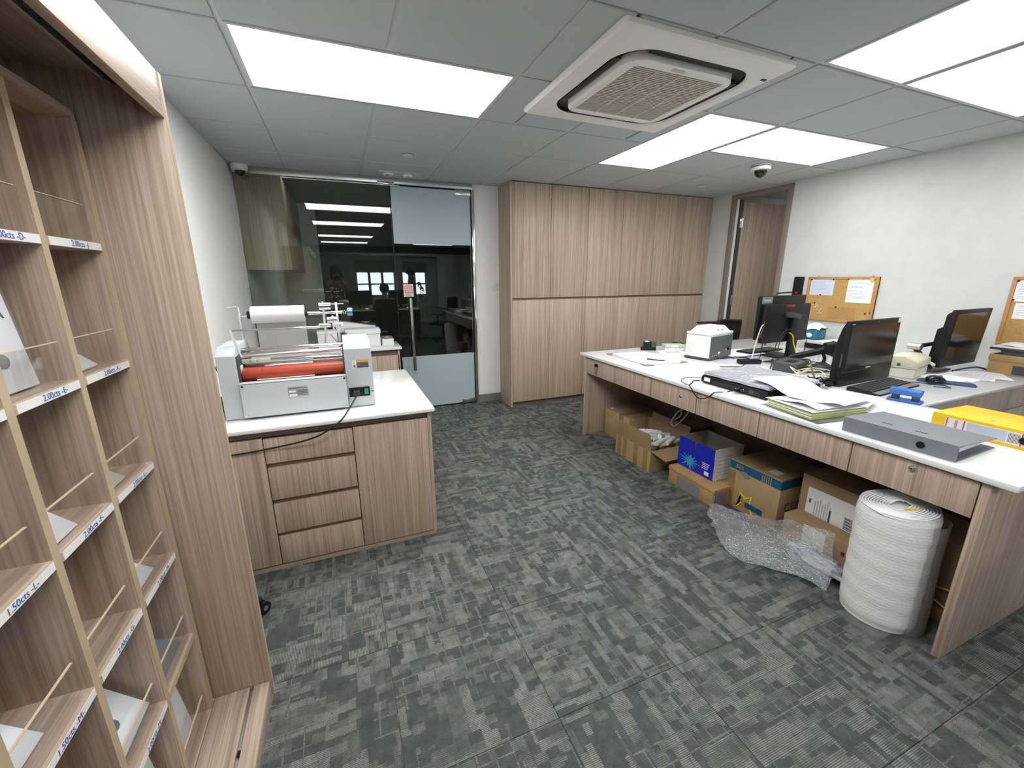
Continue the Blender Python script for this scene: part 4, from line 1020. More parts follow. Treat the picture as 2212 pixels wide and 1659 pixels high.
# hole punch
t = thing('hole_punch', 'blue two-hole paper punch on the front of the desk', 'hole punch', (3.045, -.905, T), local=True, rz=math.atan2(-.967+.846, 3.047-3.021))
obj('base', B().box(-.072, .066, -.035, .035, 0, .012, .004), M['pblue'], t)
obj('handle', B().prism([(-.034, .058), (-.026, .036), (-.008, .036), (.022, .052), (.026, .066), (.0, .072), (-.024, .070)], 'x', -.066, .060, bev=.003), M['pblue'], t)
for x in (-.043, .038):
    pb = obj('punch_block', B().box(x-.014, x+.014, -.018, .02, .012, .046, .002), M['char'], t)
    obj('punch_pin', B().cyl((x, -.02, .04), (x, -.026, .044), .004, n=10), M['chrome'], pb)

# ------------------------------------------------------------------ black flat device wrapped in plastic film
t = thing('flatbed_device', 'flat black scanner with film-wrapped lid and cables at the desk edge', 'scanner', (2.60, -.37, T), local=True, rz=0)
# local: x towards the wall, y along the desk edge
obj('feet', B().box(-.20, -.16, .15, .19, 0, .008).box(-.20, -.16, -.21, -.17, 0, .008).box(.15, .19, .15, .19, 0, .008).box(.15, .19, -.21, -.17, 0, .008), M['black'], t)
bd = obj('body', B().prism([(-.222, .006), (.21, .006), (.21, .052), (-.20, .052), (-.222, .042)], 'y', -.245, .205, bev=.004), M['black'], t)
obj('lid', B().box(-.212, .21, -.238, .2, .053, .072, .008), plain('lid_lilac', (.46, .46, .52, 1), .3, var=.15), t)
_rf = random.Random(5)
obj('film_wrap', B().grid(lambda u, v: (-.224+.44*u+.004*math.sin(19*v+3*u), -.25+.46*v+.004*math.sin(23*u), (.0745+.0022*math.sin(13*u+17*v)+_rf.uniform(0, .0025)) if .04 < u < .97 and .03 < v < .97 else .058), 40, 44), M['wrap2'], t, False)
obj('side_label', B().box(-.2245, -.2225, .135, .18, .016, .040), M['white'], bd)
obj('port_recess', B().box(-.2235, -.2222, -.20, .12, .012, .036), M['gloss'], bd)
for k, y in enumerate((-.05, -.07, -.085, -.10)): obj('socket', B().cyl((-.222, y, .022+.006*(k % 2)), (-.227, y, .022+.006*(k % 2)), .004, n=8), M['brass'], bd)
obj('power_switch', B().box(-.226, -.2225, -.165, -.135, .014, .036, .001), M['char'], bd)
obj('signal_plug', B().box(-.262, -.224, -.085, -.065, .014, .030, .003), M['black'], bd)
cb = obj('cable', B().tube([(-.26, -.075, .022), (-.31, -.055, .012), (-.352, -.02, .004), (-.362, .01, -.03), (-.366, .06, -.052), (-.366, .10, -.045), (-.364, .14, -.01), (-.352, .17, .004), (-.30, .20, .004), (-.25, .24, .004), (-.20, .235, .004)], .0030, 7), M['black'], t)
obj('cable_flag', B().box(-.335, -.295, -.062, -.058, .006, .022).tf(Matrix.Rotation(0, 4, 'Z')), M['white'], cb)
obj('thin_cable', B().tube([(-.352, .16, .003), (-.345, .22, .003), (-.30, .29, .003), (-.20, .33, .003), (-.12, .27, .003), (-.05, .24, .003)], .0022, 6), M['char'], t)

# papers and lime folders
t = thing('folder_stack', 'pile of lime-green folders under loose white papers at the desk edge', 'folders', (2.52, -.82, T), local=True, rz=-.13)
for k in range(6): obj('folder', B().box(-.235+.003*(k % 3), .10, -.125+.004*(k % 2), .125-.003*(k % 3), .004+.0062*k, .0092+.0062*k, .001), M['lime'] if k % 2 == 0 else M['paper'], t)
obj('sleeve', B().box(-.25, .14, -.17, .15, .0, .0035, .001), M['sleeve'], t)
obj('top_folder', B().box(-.24, .095, -.13, .13, .0412, .0425), M['paper'], t)
t = thing('loose_papers', 'curling printed sheets draped from the scanner over the lime folders', 'papers', (2.52, -.70, T), local=True, rz=0)
def sheet(x0, x1, y0, y1, fz, rot=0, dx=0, dy_=0):
    b = B(); b.grid(lambda u, v: (x0+(x1-x0)*u, y0+(y1-y0)*v, fz(u, v)), 10, 18)
    return b.tf(Matrix.Translation((dx, dy_, 0)) @ Matrix.Rotation(rot, 4, 'Z'))
obj('sheet', sheet(-.13, .15, -.18, .21, lambda u, v: .052+.040/(1+math.exp(-(v-.55)*14))+.004*math.sin(5*u), -.10), M['paper'], t)
obj('sheet', sheet(-.17, .13, -.23, .02, lambda u, v: .058+.018*math.exp(-((v-.1)/.25)**2)*(1-u)+.002*u, .12, .02, -.02), M['paper'], t)
obj('sheet', sheet(-.19, .12, -.22, .0, lambda u, v: .047+.016*math.exp(-((v-.35)/.3)**2)*(1-u), -.05, -.02, -.01), M['paper'], t)
obj('sheet', sheet(-.08, .20, -.24, -.03, lambda u, v: .044+.012*v*(1-u), .3, .06, -.02), M['paper'], t)

# grey lever-arch file
def binder(name, label, loc, rz, mat_, L, W, Hh, spine):
    t = thing(name, label, 'binder', loc, rz, local=True, group='lever arch files')
    # local: spine along y at x = 0, boards run to +x
    obj('board', B().box(0, W, -L/2, L/2, 0, .0035, .0008), M[mat_], t)
    obj('board', B().box(0, W, -L/2, L/2, -.0035, 0, .0008).tf(Matrix.Translation((0, 0, Hh)) @ Matrix.Rotation(math.radians(spine), 4, 'Y')), M[mat_], t)
    sp = obj('spine', B().box(-.004, 0, -L/2, L/2, 0, Hh, .001), M[mat_], t)
    obj('finger_ring', B().lathe([(.013, 0), (.0165, 0), (.0165, .0022), (.013, .0022)], (0, 0, 0), 24).tf(Matrix.Translation((-.0042, -L*.22, Hh*.48)) @ Matrix.Rotation(-math.pi/2, 4, 'Y')), M['grey'], sp)
    obj('finger_hole', B().cyl((-.0069, -L*.22, Hh*.48), (-.004, -L*.22, Hh*.48), .0135, n=20), M['black'], sp)
    return t, sp
t, sp = binder('lever_arch_file', 'grey lever arch file lying at the front edge of the desk', (2.288, -1.222, T), .035, 'gbind', .365, .31, .062, 4)
obj('paper_block', B().box(.02, .28, -.15, .17, .006, .022), M['paper'], t)
obj('lever', B().tube([(.05, -.06, .012), (.06, -.06, .035), (.12, -.04, .036), (.12, .04, .036), (.06, .06, .035), (.05, .06, .012)], .0025, 6), M['chrome'], t)
for y in (-.05, .06): obj('rivet', B().box(.06, .07, y-.018, y+.018, .0565, .0585), M['char'], t)
t, sp = binder('lever_arch_file', 'bright yellow lever arch file lying at the right end of the desk', (2.672, -1.36, T), .02, 'yellow', .38, .30, .074, 2)
obj('paper_block', B().box(.02, .28, -.15, .17, .006, .06), M['paper'], t)
lb = obj('spine_label', B().box(-.0052, -.0042, -.085, .145, .012, .062), M['white'], sp)
obj('label_strip', B().box(-.0058, -.0052, .138, .142, .012, .062).box(-.0058, -.0052, .085, .089, .012, .062), M['magenta'], lb)
obj('label_strip', B().box(-.0058, -.0052, -.078, -.074, .012, .062), M['magenta'], lb)
obj('label_field', B().box(-.0056, -.0052, -.035, .078, .015, .059), plain('label_grey', (.55, .58, .66, 1), .6), lb)
text('label_brand', 'index', .017, axes((0, 0, 1), (0, 1, 0), (-.0060, .112, .040)), M['magenta'], lb)
for k in range(9): obj('barcode_bar', B().box(-.0056, -.0052, -.07+.0035*k, -.0685+.0035*k, .018, .056), M['ink'], lb, False)
for y in (-.06, .03): obj('rivet', B().cyl((.06, y, .072), (.06, y, .0755), .007, n=12), M['brass'], t)
t = thing('paper_sheet', 'white sheets lying flat behind the grey lever arch file', 'paper', (2.83, -1.03, T), .1, local=True)
for k in range(3): obj('sheet', B().box(-.15, .15, -.105, .105, .001*k, .001*k+.0006).tf(Matrix.Rotation(.12*k, 4, 'Z')), M['paper'], t)

# barcode scanner on its stand
t = thing('barcode_scanner', 'black handheld barcode scanner left of the front-facing computer', 'scanner', (3.55, -.17, T), local=True, rz=-.75)
t.scale = (1.25, 1.25, 1.25)
obj('stand_foot', B().lathe([(.055, 0), (.058, .006), (.03, .02), (.012, .03)], (0, 0, 0), 20), M['char'], t)
obj('stand_neck', B().tube([(0, 0, .025), (.005, 0, .05), (-.01, 0, .085)], .009, 8), M['black'], t)
obj('grip', B().tube([(-.17, 0, .045), (-.10, 0, .068), (-.03, 0, .09), (.02, 0, .11)], .019, 10), M['black'], t)
hd = obj('head', B().prism([(-.015, .085), (.03, .07), (.075, .085), (.078, .13), (.04, .15), (-.005, .14)], 'y', -.036, .036, bev=.008), M['black'], t)
obj('window', B().box(.0775, .08, -.028, .028, .092, .124), M['gloss'], hd)
obj('rim', B().prism([(.028, .068), (.036, .066), (.046, .152), (.038, .153)], 'y', -.039, .039, bev=.002), M['char'], hd)
# small black adapter box
t = thing('adapter_box', 'small square black box with a slot among the cables', 'box', (3.245, -.14, T), local=True, rz=.28)
obj('body', B().box(-.12, .12, -.075, .075, 0, .062, .004), M['char'], t)
obj('slot', B().box(-.06, .05, -.035, .025, .062, .0635), M['black'], t)
obj('jack', B().cyl((-.05, -.075, .028), (-.05, -.079, .028), .007, n=12), M['black'], t)
single('power_adapter', B().box(-.085, .085, -.03, .03, 0, .034, .01).tf(Matrix.Translation((3.17, .13, T)) @ Matrix.Rotation(-.35, 4, 'Z')), M['black'], 'oblong black power adapter in front of the white cube machine', 'adapter')
# cables
def cable(label, pts, r, m, tol=None):
    return single('cable', B().tube(pts, r, 7), M[m], label, 'cable', 'desk cables')
z = T+.004
cable('pale cable running up into the side of the all-in-one computer', [(3.13, .20, z), (3.22, .16, z+.01), (3.30, .20, .85), (3.34, .21, .96), (3.372, .215, 1.02), (3.405, .22, 1.03)], .004, 'cream')
cable('black cable rising beside the pale one to the all-in-one computer', [(3.10, .16, z), (3.26, .13, z+.01), (3.33, .16, .88), (3.35, .18, 1.0), (3.385, .21, 1.055), (3.404, .225, 1.06)], .0032, 'black')
cable('black cable arching in front of the computer stand', [(3.15, -.06, z), (3.25, .0, z+.03), (3.40, .10, .88), (3.55, .16, .965), (3.66, .165, .985), (3.69, .19, .96)], .0038, 'black')
cable('second black cable arching just below the first at the computer stand', [(3.30, -.03, z), (3.38, .06, z+.05), (3.47, .12, .90), (3.58, .16, .955), (3.68, .175, .96)], .0036, 'black')
cable('yellow-orange cable hanging down the computer stand', [(3.655, .185, .955), (3.685, .17, .93), (3.70, .165, .87), (3.725, .15, .80), (3.735, .13, z+.004), (3.72, .07, z)], .0042, 'tapey')
cable('black cable looping right of the computer stand', [(3.80, .20, .97), (3.86, .19, .95), (3.88, .18, .86), (3.84, .16, .80), (3.80, .12, z)], .003, 'black')
cable('thick black cable bending up to the barcode scanner', [(3.06, -.45, z), (3.10, -.40, z+.01), (3.16, -.34, .80), (3.26, -.26, .835), (3.36, -.15, .82), (3.38, .0, .80)], .0052, 'char')
cable('thin black cable crossing the worktop behind the scanner lid', [(2.86, .12, z), (3.0, .06, z), (3.10, .10, z+.003), (3.25, .04, z+.02), (3.40, -.02, z+.006), (3.5, -.2, z)], .0028, 'black')
cable('black cable from the back of the white cube to the adapter', [(2.99, .29, .792), (2.99, .22, .785), (3.08, .18, .80), (3.17, .13, .79)], .004, 'black')
rr = random.Random(4)
for k, (cx0, cy0, n_, m_, rad, lb) in enumerate(((3.02, -.50, 34, 'black', .10, 'large black tangle of cables left of the front-facing computer'), (3.16, -.36, 24, 'creaml', .15, 'pale tangled cable lying over the black one'), (3.36, -.24, 24, 'black', .14, 'black tangled cable below the barcode scanner'), (3.26, -.18, 16, 'tapey', .12, 'thin yellow cable in the tangle below the barcode scanner'), (3.42, .02, 20, 'char', .14, 'dark tangled cable beside the computer stand foot'))):
    pts = []; a = rr.uniform(0, 6)
    for i in range(n_):
        a += rr.uniform(.5, 1.2); r_ = rad*rr.uniform(.35, 1)
        pts.append((cx0+r_*math.cos(a)*1.1, cy0+r_*math.sin(a), z+.002+rr.uniform(0, .05)*(i % 3)/2))
    cable(lb, pts, .0036, m_)

# things along the wall end of the desk
t = thing('document_tray', 'flat grey-topped tray on a black stand against the right wall', 'tray', (4.42, .26, T))
obj('stand', B().box(4.30, 4.56, .10, .46, T, .80, .006), M['black'], t)
obj('tray', B().box(4.27, 4.60, .06, .52, .802, .822, .006), M['lgrey'], t)
obj('sheet', B().box(4.29, 4.59, .08, .36, .8225, .825), M['paper'], t)
t = thing('tissue_pack', 'white and teal tissue pack on the tray behind the computer', 'tissues', (4.42, .50, .8255))
obj('pack', B().box(4.36, 4.50, .40, .515, .826, .915, .012), M['teal'], t)
obj('oval_print', B().lathe([(.03, 0), (.028, .001), (.003, .0012)], (0, 0, 0), 18).tf(Matrix.Translation((4.3595, .47, .862)) @ Matrix.Scale(.7, 4, (0, 0, 1)) @ Matrix.Rotation(-math.pi/2, 4, 'Y')), M['white'], t)
obj('tissue', B().grid(lambda u, v: (4.36+.14*u, .385+.14*v, .915+.055*math.sin(math.pi*u)*abs(math.sin(2.2*v+.4))+.008*math.sin(9*u+5*v)), 10, 10), M['white'], t)
t = thing('phone_cord', 'white coiled phone cord lying behind the barcode scanner', 'cord', (4.0, .25, T), local=True)
obj('coil', B().tube([(-.12+.0042*k, .10-.0045*k+.014*math.cos(k*1.26), .016+.013*math.sin(k*1.26)) for k in range(70)], .004, 6, sub=2), M['white'], t)
t = thing('sheet_pile', 'printed sheets spread on the desk below the right wall', 'papers', (4.05, -.70, T), .1, local=True)
for k in range(4): obj('sheet', B().box(-.14, .14, -.10, .10, .001*k, .001*k+.0007).tf(Matrix.Translation((.10*k-.1, -.03*k, 0)) @ Matrix.Rotation(.25*k-.3, 4, 'Z')), M['paper'], t)
lines(t, 16, -.02, .20, -.16, .0, .0042, 'inkgrey', seed=9)
t = thing('carton', 'brown carton with dark panels stacked under the black tray at far right', 'box', (4.50, -.87, T), local=True, rz=.0)
obj('body', B().box(-.10, .10, -.16, .15, 0, .115, .004), M['tan3'], t)
obj('dark_panel', B().box(-.1025, -.1005, -.155, .03, .008, .066), M['char'], t)
obj('lid', B().box(-.105, .105, -.165, .155, .085, .13, .006), M['tan3'], t)
t = thing('document_tray', 'black paper tray with white sheets on the carton at far right', 'tray', (4.50, -.87, T+.131), local=True)
obj('tray', B().prism([(-.13, .03), (-.10, .0), (.10, .0), (.12, .03)], 'x', -.10, .10).tf(Matrix.Translation((0, -.01, .0))), M['char'], t)
obj('rim', B().box(-.11, .11, -.165, .16, .03, .045, .003), M['char'], t)
obj('sheet', B().box(-.105, .105, -.16, .15, .0455, .056, .001), M['paper'], t)
obj('sheet', B().box(-.10, .10, -.15, .12, .0565, .062).tf(Matrix.Rotation(.08, 4, 'X')), M['paper'], t)
cable('bundle of blue-grey cables running to the carton at far right', [(4.22, -.62, z), (4.32, -.66, z+.02), (4.40, -.68, z+.02), (4.46, -.70, z+.004)], .006, 'navy')
cable('thin mouse cable curling in front of the label printer', [(3.45, -.66, z), (3.58, -.70, z), (3.64, -.80, z), (3.60, -.86, z), (3.56, -.80, z)], .0025, 'navy')

# ------------------------------------------------------------------ on the right wall
def corkboard(y0, y1, z0, z1, label):
    t = thing('cork_board', label, 'cork board', (XR-.02, (y0+y1)/2, z0), group='cork boards')
    obj('cork', B().box(XR-.014, XR-.001, y0, y1, z0, z1), M['cork'], t)
    f = .022
    for a, b, c, d in ((y0, y1, z0, z0+f), (y0, y1, z1-f, z1), (y0, y0+f, z0+f, z1-f), (y1-f, y1, z0+f, z1-f)):
        obj('frame_strip', B().box(XR-.021, XR-.001, a, b, c, d, .002), M['corkf'], t)
    for y in (y0+(y1-y0)*.1, y1-(y1-y0)*.15): obj('hook', B().cyl((XR-.001, y, z1+.008), (XR-.012, y, z1+.008), .006, n=10), M['brass'], t)
    return t
def wall_sheet(t, y0, y1, z0, z1, m, n=0, seed=1, x=XR-.0155):
    o = obj('sheet', B().box(x, x+.0008, y0, y1, z0, z1), M[m], t)
    if n:
        rnd = random.Random(seed); b = B()
        for k in range(n):
            zc = z1-.018-(z1-z0-.03)*k/n
            b.box(x-.0004, x, y0+.012+(y1-y0)*rnd.uniform(0, .4), y1-.012, zc-.0012, zc+.0012)
        s_ = obj('text_line', b, M['inkgrey'], o, False); s_['kind'] = 'stuff'
    return o
a, b = wl(.69, 1.39), wl(.10, .985)
t = corkboard(b[0], a[0], b[1], a[1], 'cork board with two pinned sheets left of the tilted monitor')
def wsh(m, q, n, seed):
    p, r = wl(q[0], q[1]), wl(q[2], q[3]); return wall_sheet(t, r[0], p[0], r[1], p[1], m, n, seed)
wsh('paperb', (.66, 1.368, .45, 1.222), 9, 1); wsh('paper', (.335, 1.373, .134, 1.165), 15, 2); wsh('corkd', (.472, 1.115, .238, .998), 0, 3)
rnd = random.Random(2)
for k in range(10):
    p = wl(.62-.10*rnd.random(), 1.14-.09*rnd.random()); obj('push_pin', B().cyl((XR-.014, p[0], p[1]), (XR-.026, p[0], p[1]), .0045, n=8), M['white'], t)
for (y, zz, m) in ((.655, 1.365, 'black'), (.46, 1.365, 'black'), (.555, 1.225, 'black'), (.335, 1.37, 'black'), (.595, 1.15, 'black'), (.40, 1.118, 'black'), (.155, 1.075, 'black'), (.12, 1.085, 'black')):
    p = wl(y, zz); obj('push_pin', B().cyl((XR-.014, p[0], p[1]), (XR-.026, p[0], p[1]), .0055, n=8), M[m], t)
p = wl(.15, 1.365); obj('magnet_button', B().cyl((XR-.016, p[0], p[1]), (XR-.028, p[0], p[1]), .016, n=14), M['tapey'], t)
a, b = wl(-.672, 1.388), wl(-1.25, .93)
t = corkboard(b[0], a[0], b[1], a[1], 'cork board cut off by the right edge of the photo')
def wsh(m, q, n, seed):
    p, r = wl(q[0], q[1]), wl(q[2], q[3]); return wall_sheet(t, r[0], p[0], r[1], p[1], m, n, seed)
wsh('paper', (-.695, 1.365, -.90, 1.225), 10, 4); wsh('paper', (-.715, 1.215, -.90, 1.11), 5, 5)
for y, zz in ((-.70, 1.36), (-.70, 1.235)):
    p = wl(y, zz); obj('push_pin', B().cyl((XR-.014, p[0], p[1]), (XR-.026, p[0], p[1]), .0055, n=8), M['black'], t)
a, b = wl(.82, 1.392), wl(.735, 1.195)
t = thing('access_reader', 'black wall-mounted fingerprint reader with red light beside the cork board', 'door reader', (XR-.03, (a[0]+b[0])/2, b[1]))
obj('body', B().box(XR-.04, XR-.001, b[0], a[0], b[1], a[1], .008), M['black'], t)
obj('screen', B().box(XR-.0415, XR-.04, b[0]+.012, a[0]-.012, a[1]-.08, a[1]-.02), M['gloss'], t)
obj('red_sensor', B().box(XR-.0425, XR-.04, b[0]+.028, a[0]-.036, b[1]+.035, b[1]+.055, .001), emit('red_glow', (1, .01, .01, 1), .6), t)
# chair on the far side of the desk
t = thing('office_chair', 'black mesh office chair tucked at the far side of the desk', 'chair', (4.05, 1.40, 0), local=True, rz=math.pi+.1)
obj('seat', B().box(-.24, .24, -.22, .22, .43, .50, .025), M['blackm'], t)
obj('backrest', B().grid(lambda u, v: (-.23+.46*u, .23-.05*math.sin(math.pi*u)*1.0+.03*v, .50+.445*v-.03*(2*abs(u-.5))**6), 16, 10), M['blackm'], t)
obj('back_frame', B().tube([(-.23, .235, .50), (-.235, .245, .72), (-.225, .262, .915), (-.18, .255, .935), (0, .215, .945), (.18, .255, .935), (.225, .262, .915), (.235, .245, .72), (.23, .235, .50)], .014, 8), M['black'], t)
for s in (-1, 1):
    ar = obj('armrest', B().box(s*.29-.035, s*.29+.035, -.16, .08, .66, .685, .01), M['black'], t)
    obj('arm_post', B().tube([(s*.23, .0, .45), (s*.29, .0, .47), (s*.29, -.02, .66)], .012, 8), M['black'], ar)
obj('gas_column', B().cyl((0, 0, .07), (0, 0, .43), .027, n=14), M['black'], t)
for k in range(5):
    a = math.radians(20+72*k); dx, dy_ = math.cos(a)*.24, math.sin(a)*.24
    ar = obj('base_arm', B().tube([(0, 0, .09), (dx*.5, dy_*.5, .085), (dx, dy_, .07)], .016, 8, sub=2), M['black'], t)
    obj('castor_wheel', B().cyl((dx-.015, dy_, .028), (dx+.015, dy_, .028), .028, n=16), M['black'], ar)
# ------------------------------------------------------------------ cartons under the desk
def shell_box(x0, x1, y0, y1, z0, z1, th=.004):
    # open-topped carton
    return B().box(x0, x1, y0, y1, z0, z0+th).box(x0, x0+th, y0, y1, z0+th, z1).box(x1-th, x1, y0, y1, z0+th, z1).box(x0+th, x1-th, y0, y0+th, z0+th, z1).box(x0+th, x1-th, y1-th, y1, z0+th, z1)
# far tall carton
t = thing('carton', 'taped tan carton deepest under the far end of the desk', 'box', (2.64, .75, 0))
obj('body', B().box(2.46, 2.80, .60, .945, .0, .245, .004), M['tan'], t)
obj('lid_flap', B().box(2.462, 2.628, .602, .943, .2455, .249).box(2.632, 2.798, .602, .943, .2455, .249), M['tan2'], t)
obj('tape_strip', B().box(2.4585, 2.46, .68, .74, .0, .245).box(2.4585, 2.80, .68, .74, .2495, .2505), M['tape'], t)
obj('sticker', B().box(2.48, 2.51, .88, .91, .2492, .2502), M['white'], t)
t = thing('carton', 'dark carton with grey packets behind the open bottle carton', 'box', (2.78, .42, 0))
obj('body', B().box(2.64, 2.93, .20, .585, 0, .25, .004), M['tan2'], t)
obj('packet', B().box(2.66, 2.80, .40, .56, .251, .262, .004), M['gtape'], t)
obj('lid_flap', B().box(2.642, 2.93, .20, .39, .2505, .254), M['tan2'], t)
# open carton with small bottles
t = thing('carton', 'open tan carton holding white tubes, front flap standing up', 'box', (2.46, .34, 0))
obj('body', shell_box(2.295, 2.625, .135, .545, 0, .165), M['tan'], t)
obj('front_flap', B().box(-.002, .002, -.205, .205, 0, .135).tf(Matrix.Translation((2.297, .34, .166)) @ Matrix.Rotation(-.14, 4, 'Y')), M['tan2'], t)
obj('side_flap', B().box(-.16, .16, -.15, 0, -.002, .002).tf(Matrix.Translation((2.46, .137, .168)) @ Matrix.Rotation(.12, 4, 'X')), M['tan2'], t)
obj('back_flap', B().box(-.002, .002, -.205, .205, 0, .14).tf(Matrix.Translation((2.624, .34, .166)) @ Matrix.Rotation(.25, 4, 'Y')), M['tan2'], t)
for y in (.19, .30, .43, .50): obj('tape_strip', B().box(2.2935, 2.295, y-.022, y+.022, .002, .163), M['tape'], t)
rnd = random.Random(3); k = 0
for i in range(5):
    for j in range(4):
        x, y = 2.375+.045*i+rnd.uniform(-.008, .008), .185+.07*j+rnd.uniform(-.01, .01)
        a = rnd.uniform(-.6, .5); L = rnd.uniform(.05, .06); zc = .175+.022*math.sin(math.pi*(j+.5)/4)+.02*(i % 2)+.012*(i < 2)
        m = Matrix.Translation((x, y, zc)) @ Matrix.Rotation(a, 4, 'Z') @ Matrix.Rotation(rnd.uniform(-.25, .25), 4, 'Y')
        b = thing('white_tube', 'small white plastic tube heaped in the open tan carton', 'tube', (x, y, zc-.02), group='white tubes in the open carton')
        obj('body', B().cyl((-L, 0, 0), (L*.45, 0, 0), .019, .017, n=14).tf(m), M['white'], b)
        obj('neck', B().cyl((L*.45, 0, 0), (L*.62, 0, 0), .017, .010, n=14).tf(m), M['white'], b)
        obj('cap', B().cyl((L*.62, 0, 0), (L*1.05, 0, 0), .012, .011, n=12).tf(m), M['film'], b)
# low carton and blue carton on it
t = thing('carton', 'low orange-brown taped carton with a grey patch under the blue box', 'box', (2.50, -.21, 0))
obj('body', B().box(2.335, 2.66, -.405, -.015, 0, .118, .004), M['tan3'], t)
obj('lid', B().box(2.331, 2.664, -.409, -.011, .095, .125, .005), M['tan3'], t)
obj('grey_patch', B().box(2.3335, 2.335, -.29, -.095, .008, .088), M['gtape'], t)
obj('corner_tape', B().box(2.3325, 2.345, -.4105, -.395, .0, .12), M['gtape'], t)
obj('grey_patch', B().box(2.36, 2.44, -.4065, -.405, .01, .09), M['gtape'], t)
t = thing('carton', 'open royal blue and white carton on the low brown one', 'box', (2.52, -.17, .126))
z0, z1 = .126, .275
obj('front_panel', B().box(2.405, 2.409, -.315, -.015, z0, z1), M['blue'], t)
obj('picture', B().prism([(-.30, z0+.004), (-.02, z0+.004), (-.02, z0+.115), (-.13, z0+.10), (-.22, z0+.07), (-.30, z0+.10)], 'x', 2.4035, 2.4048), M['blue'], t)
def burst():
    b = B(); r_ = random.Random(8); P = []
    for k in range(26):
        a = 2*math.pi*k/26; rr_ = (.066 if k % 2 else .03)*r_.uniform(.7, 1.2); P.append((-.125+rr_*math.cos(a)*1.25, z0+.062+rr_*math.sin(a)*.9))
    return b.prism(P, 'x', 2.4022, 2.4034)
obj('splash_print', burst(), M['sky'], t)
for k in range(4): obj('print_line', B().box(2.4025, 2.4034, -.285+.004*k, -.225, z0+.095-.012*k, z0+.099-.012*k), M['white'], t, False)
obj('print_badge', B().box(2.4025, 2.4034, -.285, -.25, z0+.02, z0+.045), M['white'], t)
obj('front_flap', B().box(2.4045, 2.4085, -.145, -.017, z1, z1+.06), M['blue'], t)
obj('front_flap', B().prism([(-.313, z1), (-.158, z1), (-.158, z1+.045), (-.178, z1+.062), (-.313, z1+.062)], 'x', 2.4045, 2.4085), M['blue'], t)
sd = obj('side_panel', B().box(2.409, 2.655, -.3155, -.3115, z0, z1+.062), M['white'], t)
for k in range(6): obj('print_line', B().box(2.43, 2.60-.02*(k % 2), -.3165, -.3157, z0+.03+.025*k, z0+.032+.025*k), M['inkgrey'] if k % 2 else M['sky'], sd, False)
obj('inner_lining', B().box(2.409, 2.655, -.3113, -.309, z0, z1+.062).box(2.409, 2.655, -.021, -.018, z0, z1+.062).box(2.652, 2.655, -.309, -.021, z0, z1+.062).box(2.411, 2.655, -.309, -.021, z0, z0+.003), M['cardin'], t)
# shipping carton with blue band
t = thing('carton', 'tan shipping carton with a dark blue band and handwriting', 'box', (2.64, -.55, 0))
bd = obj('body', B().box(2.462, 2.82, -.715, -.385, 0, .305, .004), M['tan'], t)
obj('lid_flap', B().box(2.464, 2.82, -.548, -.387, .3055, .309), M['tan2'], t)
obj('lid_flap', B().box(2.464, 2.82, -.713, -.552, .3055, .309), M['tan2'], t)
obj('blue_band', B().box(2.4605, 2.4618, -.7152, -.387, .252, .303).box(2.4605, 2.80, -.7165, -.7152, .250, .303), M['steelblue'], t)
text('box_lettering', 'BES', .035, axes((0, -1, 0), (0, 0, 1), (2.4600, -.455, .277)), M['tan'], t)
for k in range(5): obj('band_stripe', B().box(2.4595, 2.4604, -.60-.013*k, -.604-.013*k, .255, .297), M['tan'], t, False)
obj('torn_tape', B().prism([(-.47, .235), (-.44, .25), (-.50, .262), (-.53, .24), (-.50, .22)], 'x', 2.4585, 2.4598), M['gtape'], t)
obj('yellow_star', B().prism([(-.47, .13), (-.515, .105), (-.56, .13), (-.55, .06), (-.575, .02), (-.565, .02), (-.542, .06), (-.548, .115), (-.515, .092), (-.483, .115), (-.487, .06), (-.46, .02), (-.47, .02), (-.495, .06)], 'x', 2.4595, 2.4612), M['tapey'], t)
obj('blue_block', B().box(2.4588, 2.4594, -.63, -.52, .045, .078), M['steelblue'], t)
text('handwriting', 'CERT', .075, axes((1, 0, 0), (0, 0, 1), (2.60, -.7168, .13)), M['ink'], t)
obj('hand_line', B().box(2.50, 2.74, -.7166, -.7155, .078, .082), M['ink'], t)
obj('sticker', B().box(2.50, 2.56, -.66, -.60, .3092, .3102), plain('mint_sticker', (.55, .68, .60, 1), .5), t)
obj('front_tape', B().box(2.4608, 2.4618, -.43, -.387, 0, .24), M['tape'], t)
# large carton with shipping label
t = thing('carton', 'large brown carton with a white shipping label behind the bubble wrap', 'box', (2.74, -1.0, 0))
obj('body', B().box(2.51, 2.95, -1.22, -.785, 0, .385, .006), M['tan2'], t)
lb = obj('shipping_label', B().box(2.508, 2.5095, -1.15, -.825, .165, .325, .0003), M['white'], t)
obj('label_print', B().box(2.507, 2.508, -.848, -.838, .24, .262), M['ink'], lb)
for k in range(7): obj('print_line', B().box(2.507, 2.508, -.872-.012*k, -.868-.012*k, .185, .26+.03*((k*7) % 3)/3), M['inkgrey'], lb, False)
obj('black_bar', B().box(2.507, 2.508, -.948, -.940, .172, .245), M['ink'], lb)
for y0 in (-1.01, -1.065):
    for k in range(9): obj('barcode_bar', B().box(2.507, 2.508, y0-.04, y0, .185+.0075*k, .185+.0075*k+.003+.002*(k % 2)), M['ink'], lb, False)
text('handwritten_digit', '2', .06, axes((0, -1, 0), (0, 0, 1), (2.5065, -1.085, .288)), M['ink'], lb)
text('handwritten_mark', '1', .06, axes((0, -1, 0), (0, 0, 1), (2.5065, -1.095, .335)), M['ink'], t)
for z in (.36, .30, .22): obj('staple', B().box(2.508, 2.5095, -.795, -.790, z, z+.012), M['alu'], t)
t = thing('carton', 'small brown carton with a cream sticker half under the bubble wrap', 'box', (2.44, -.96, 0))
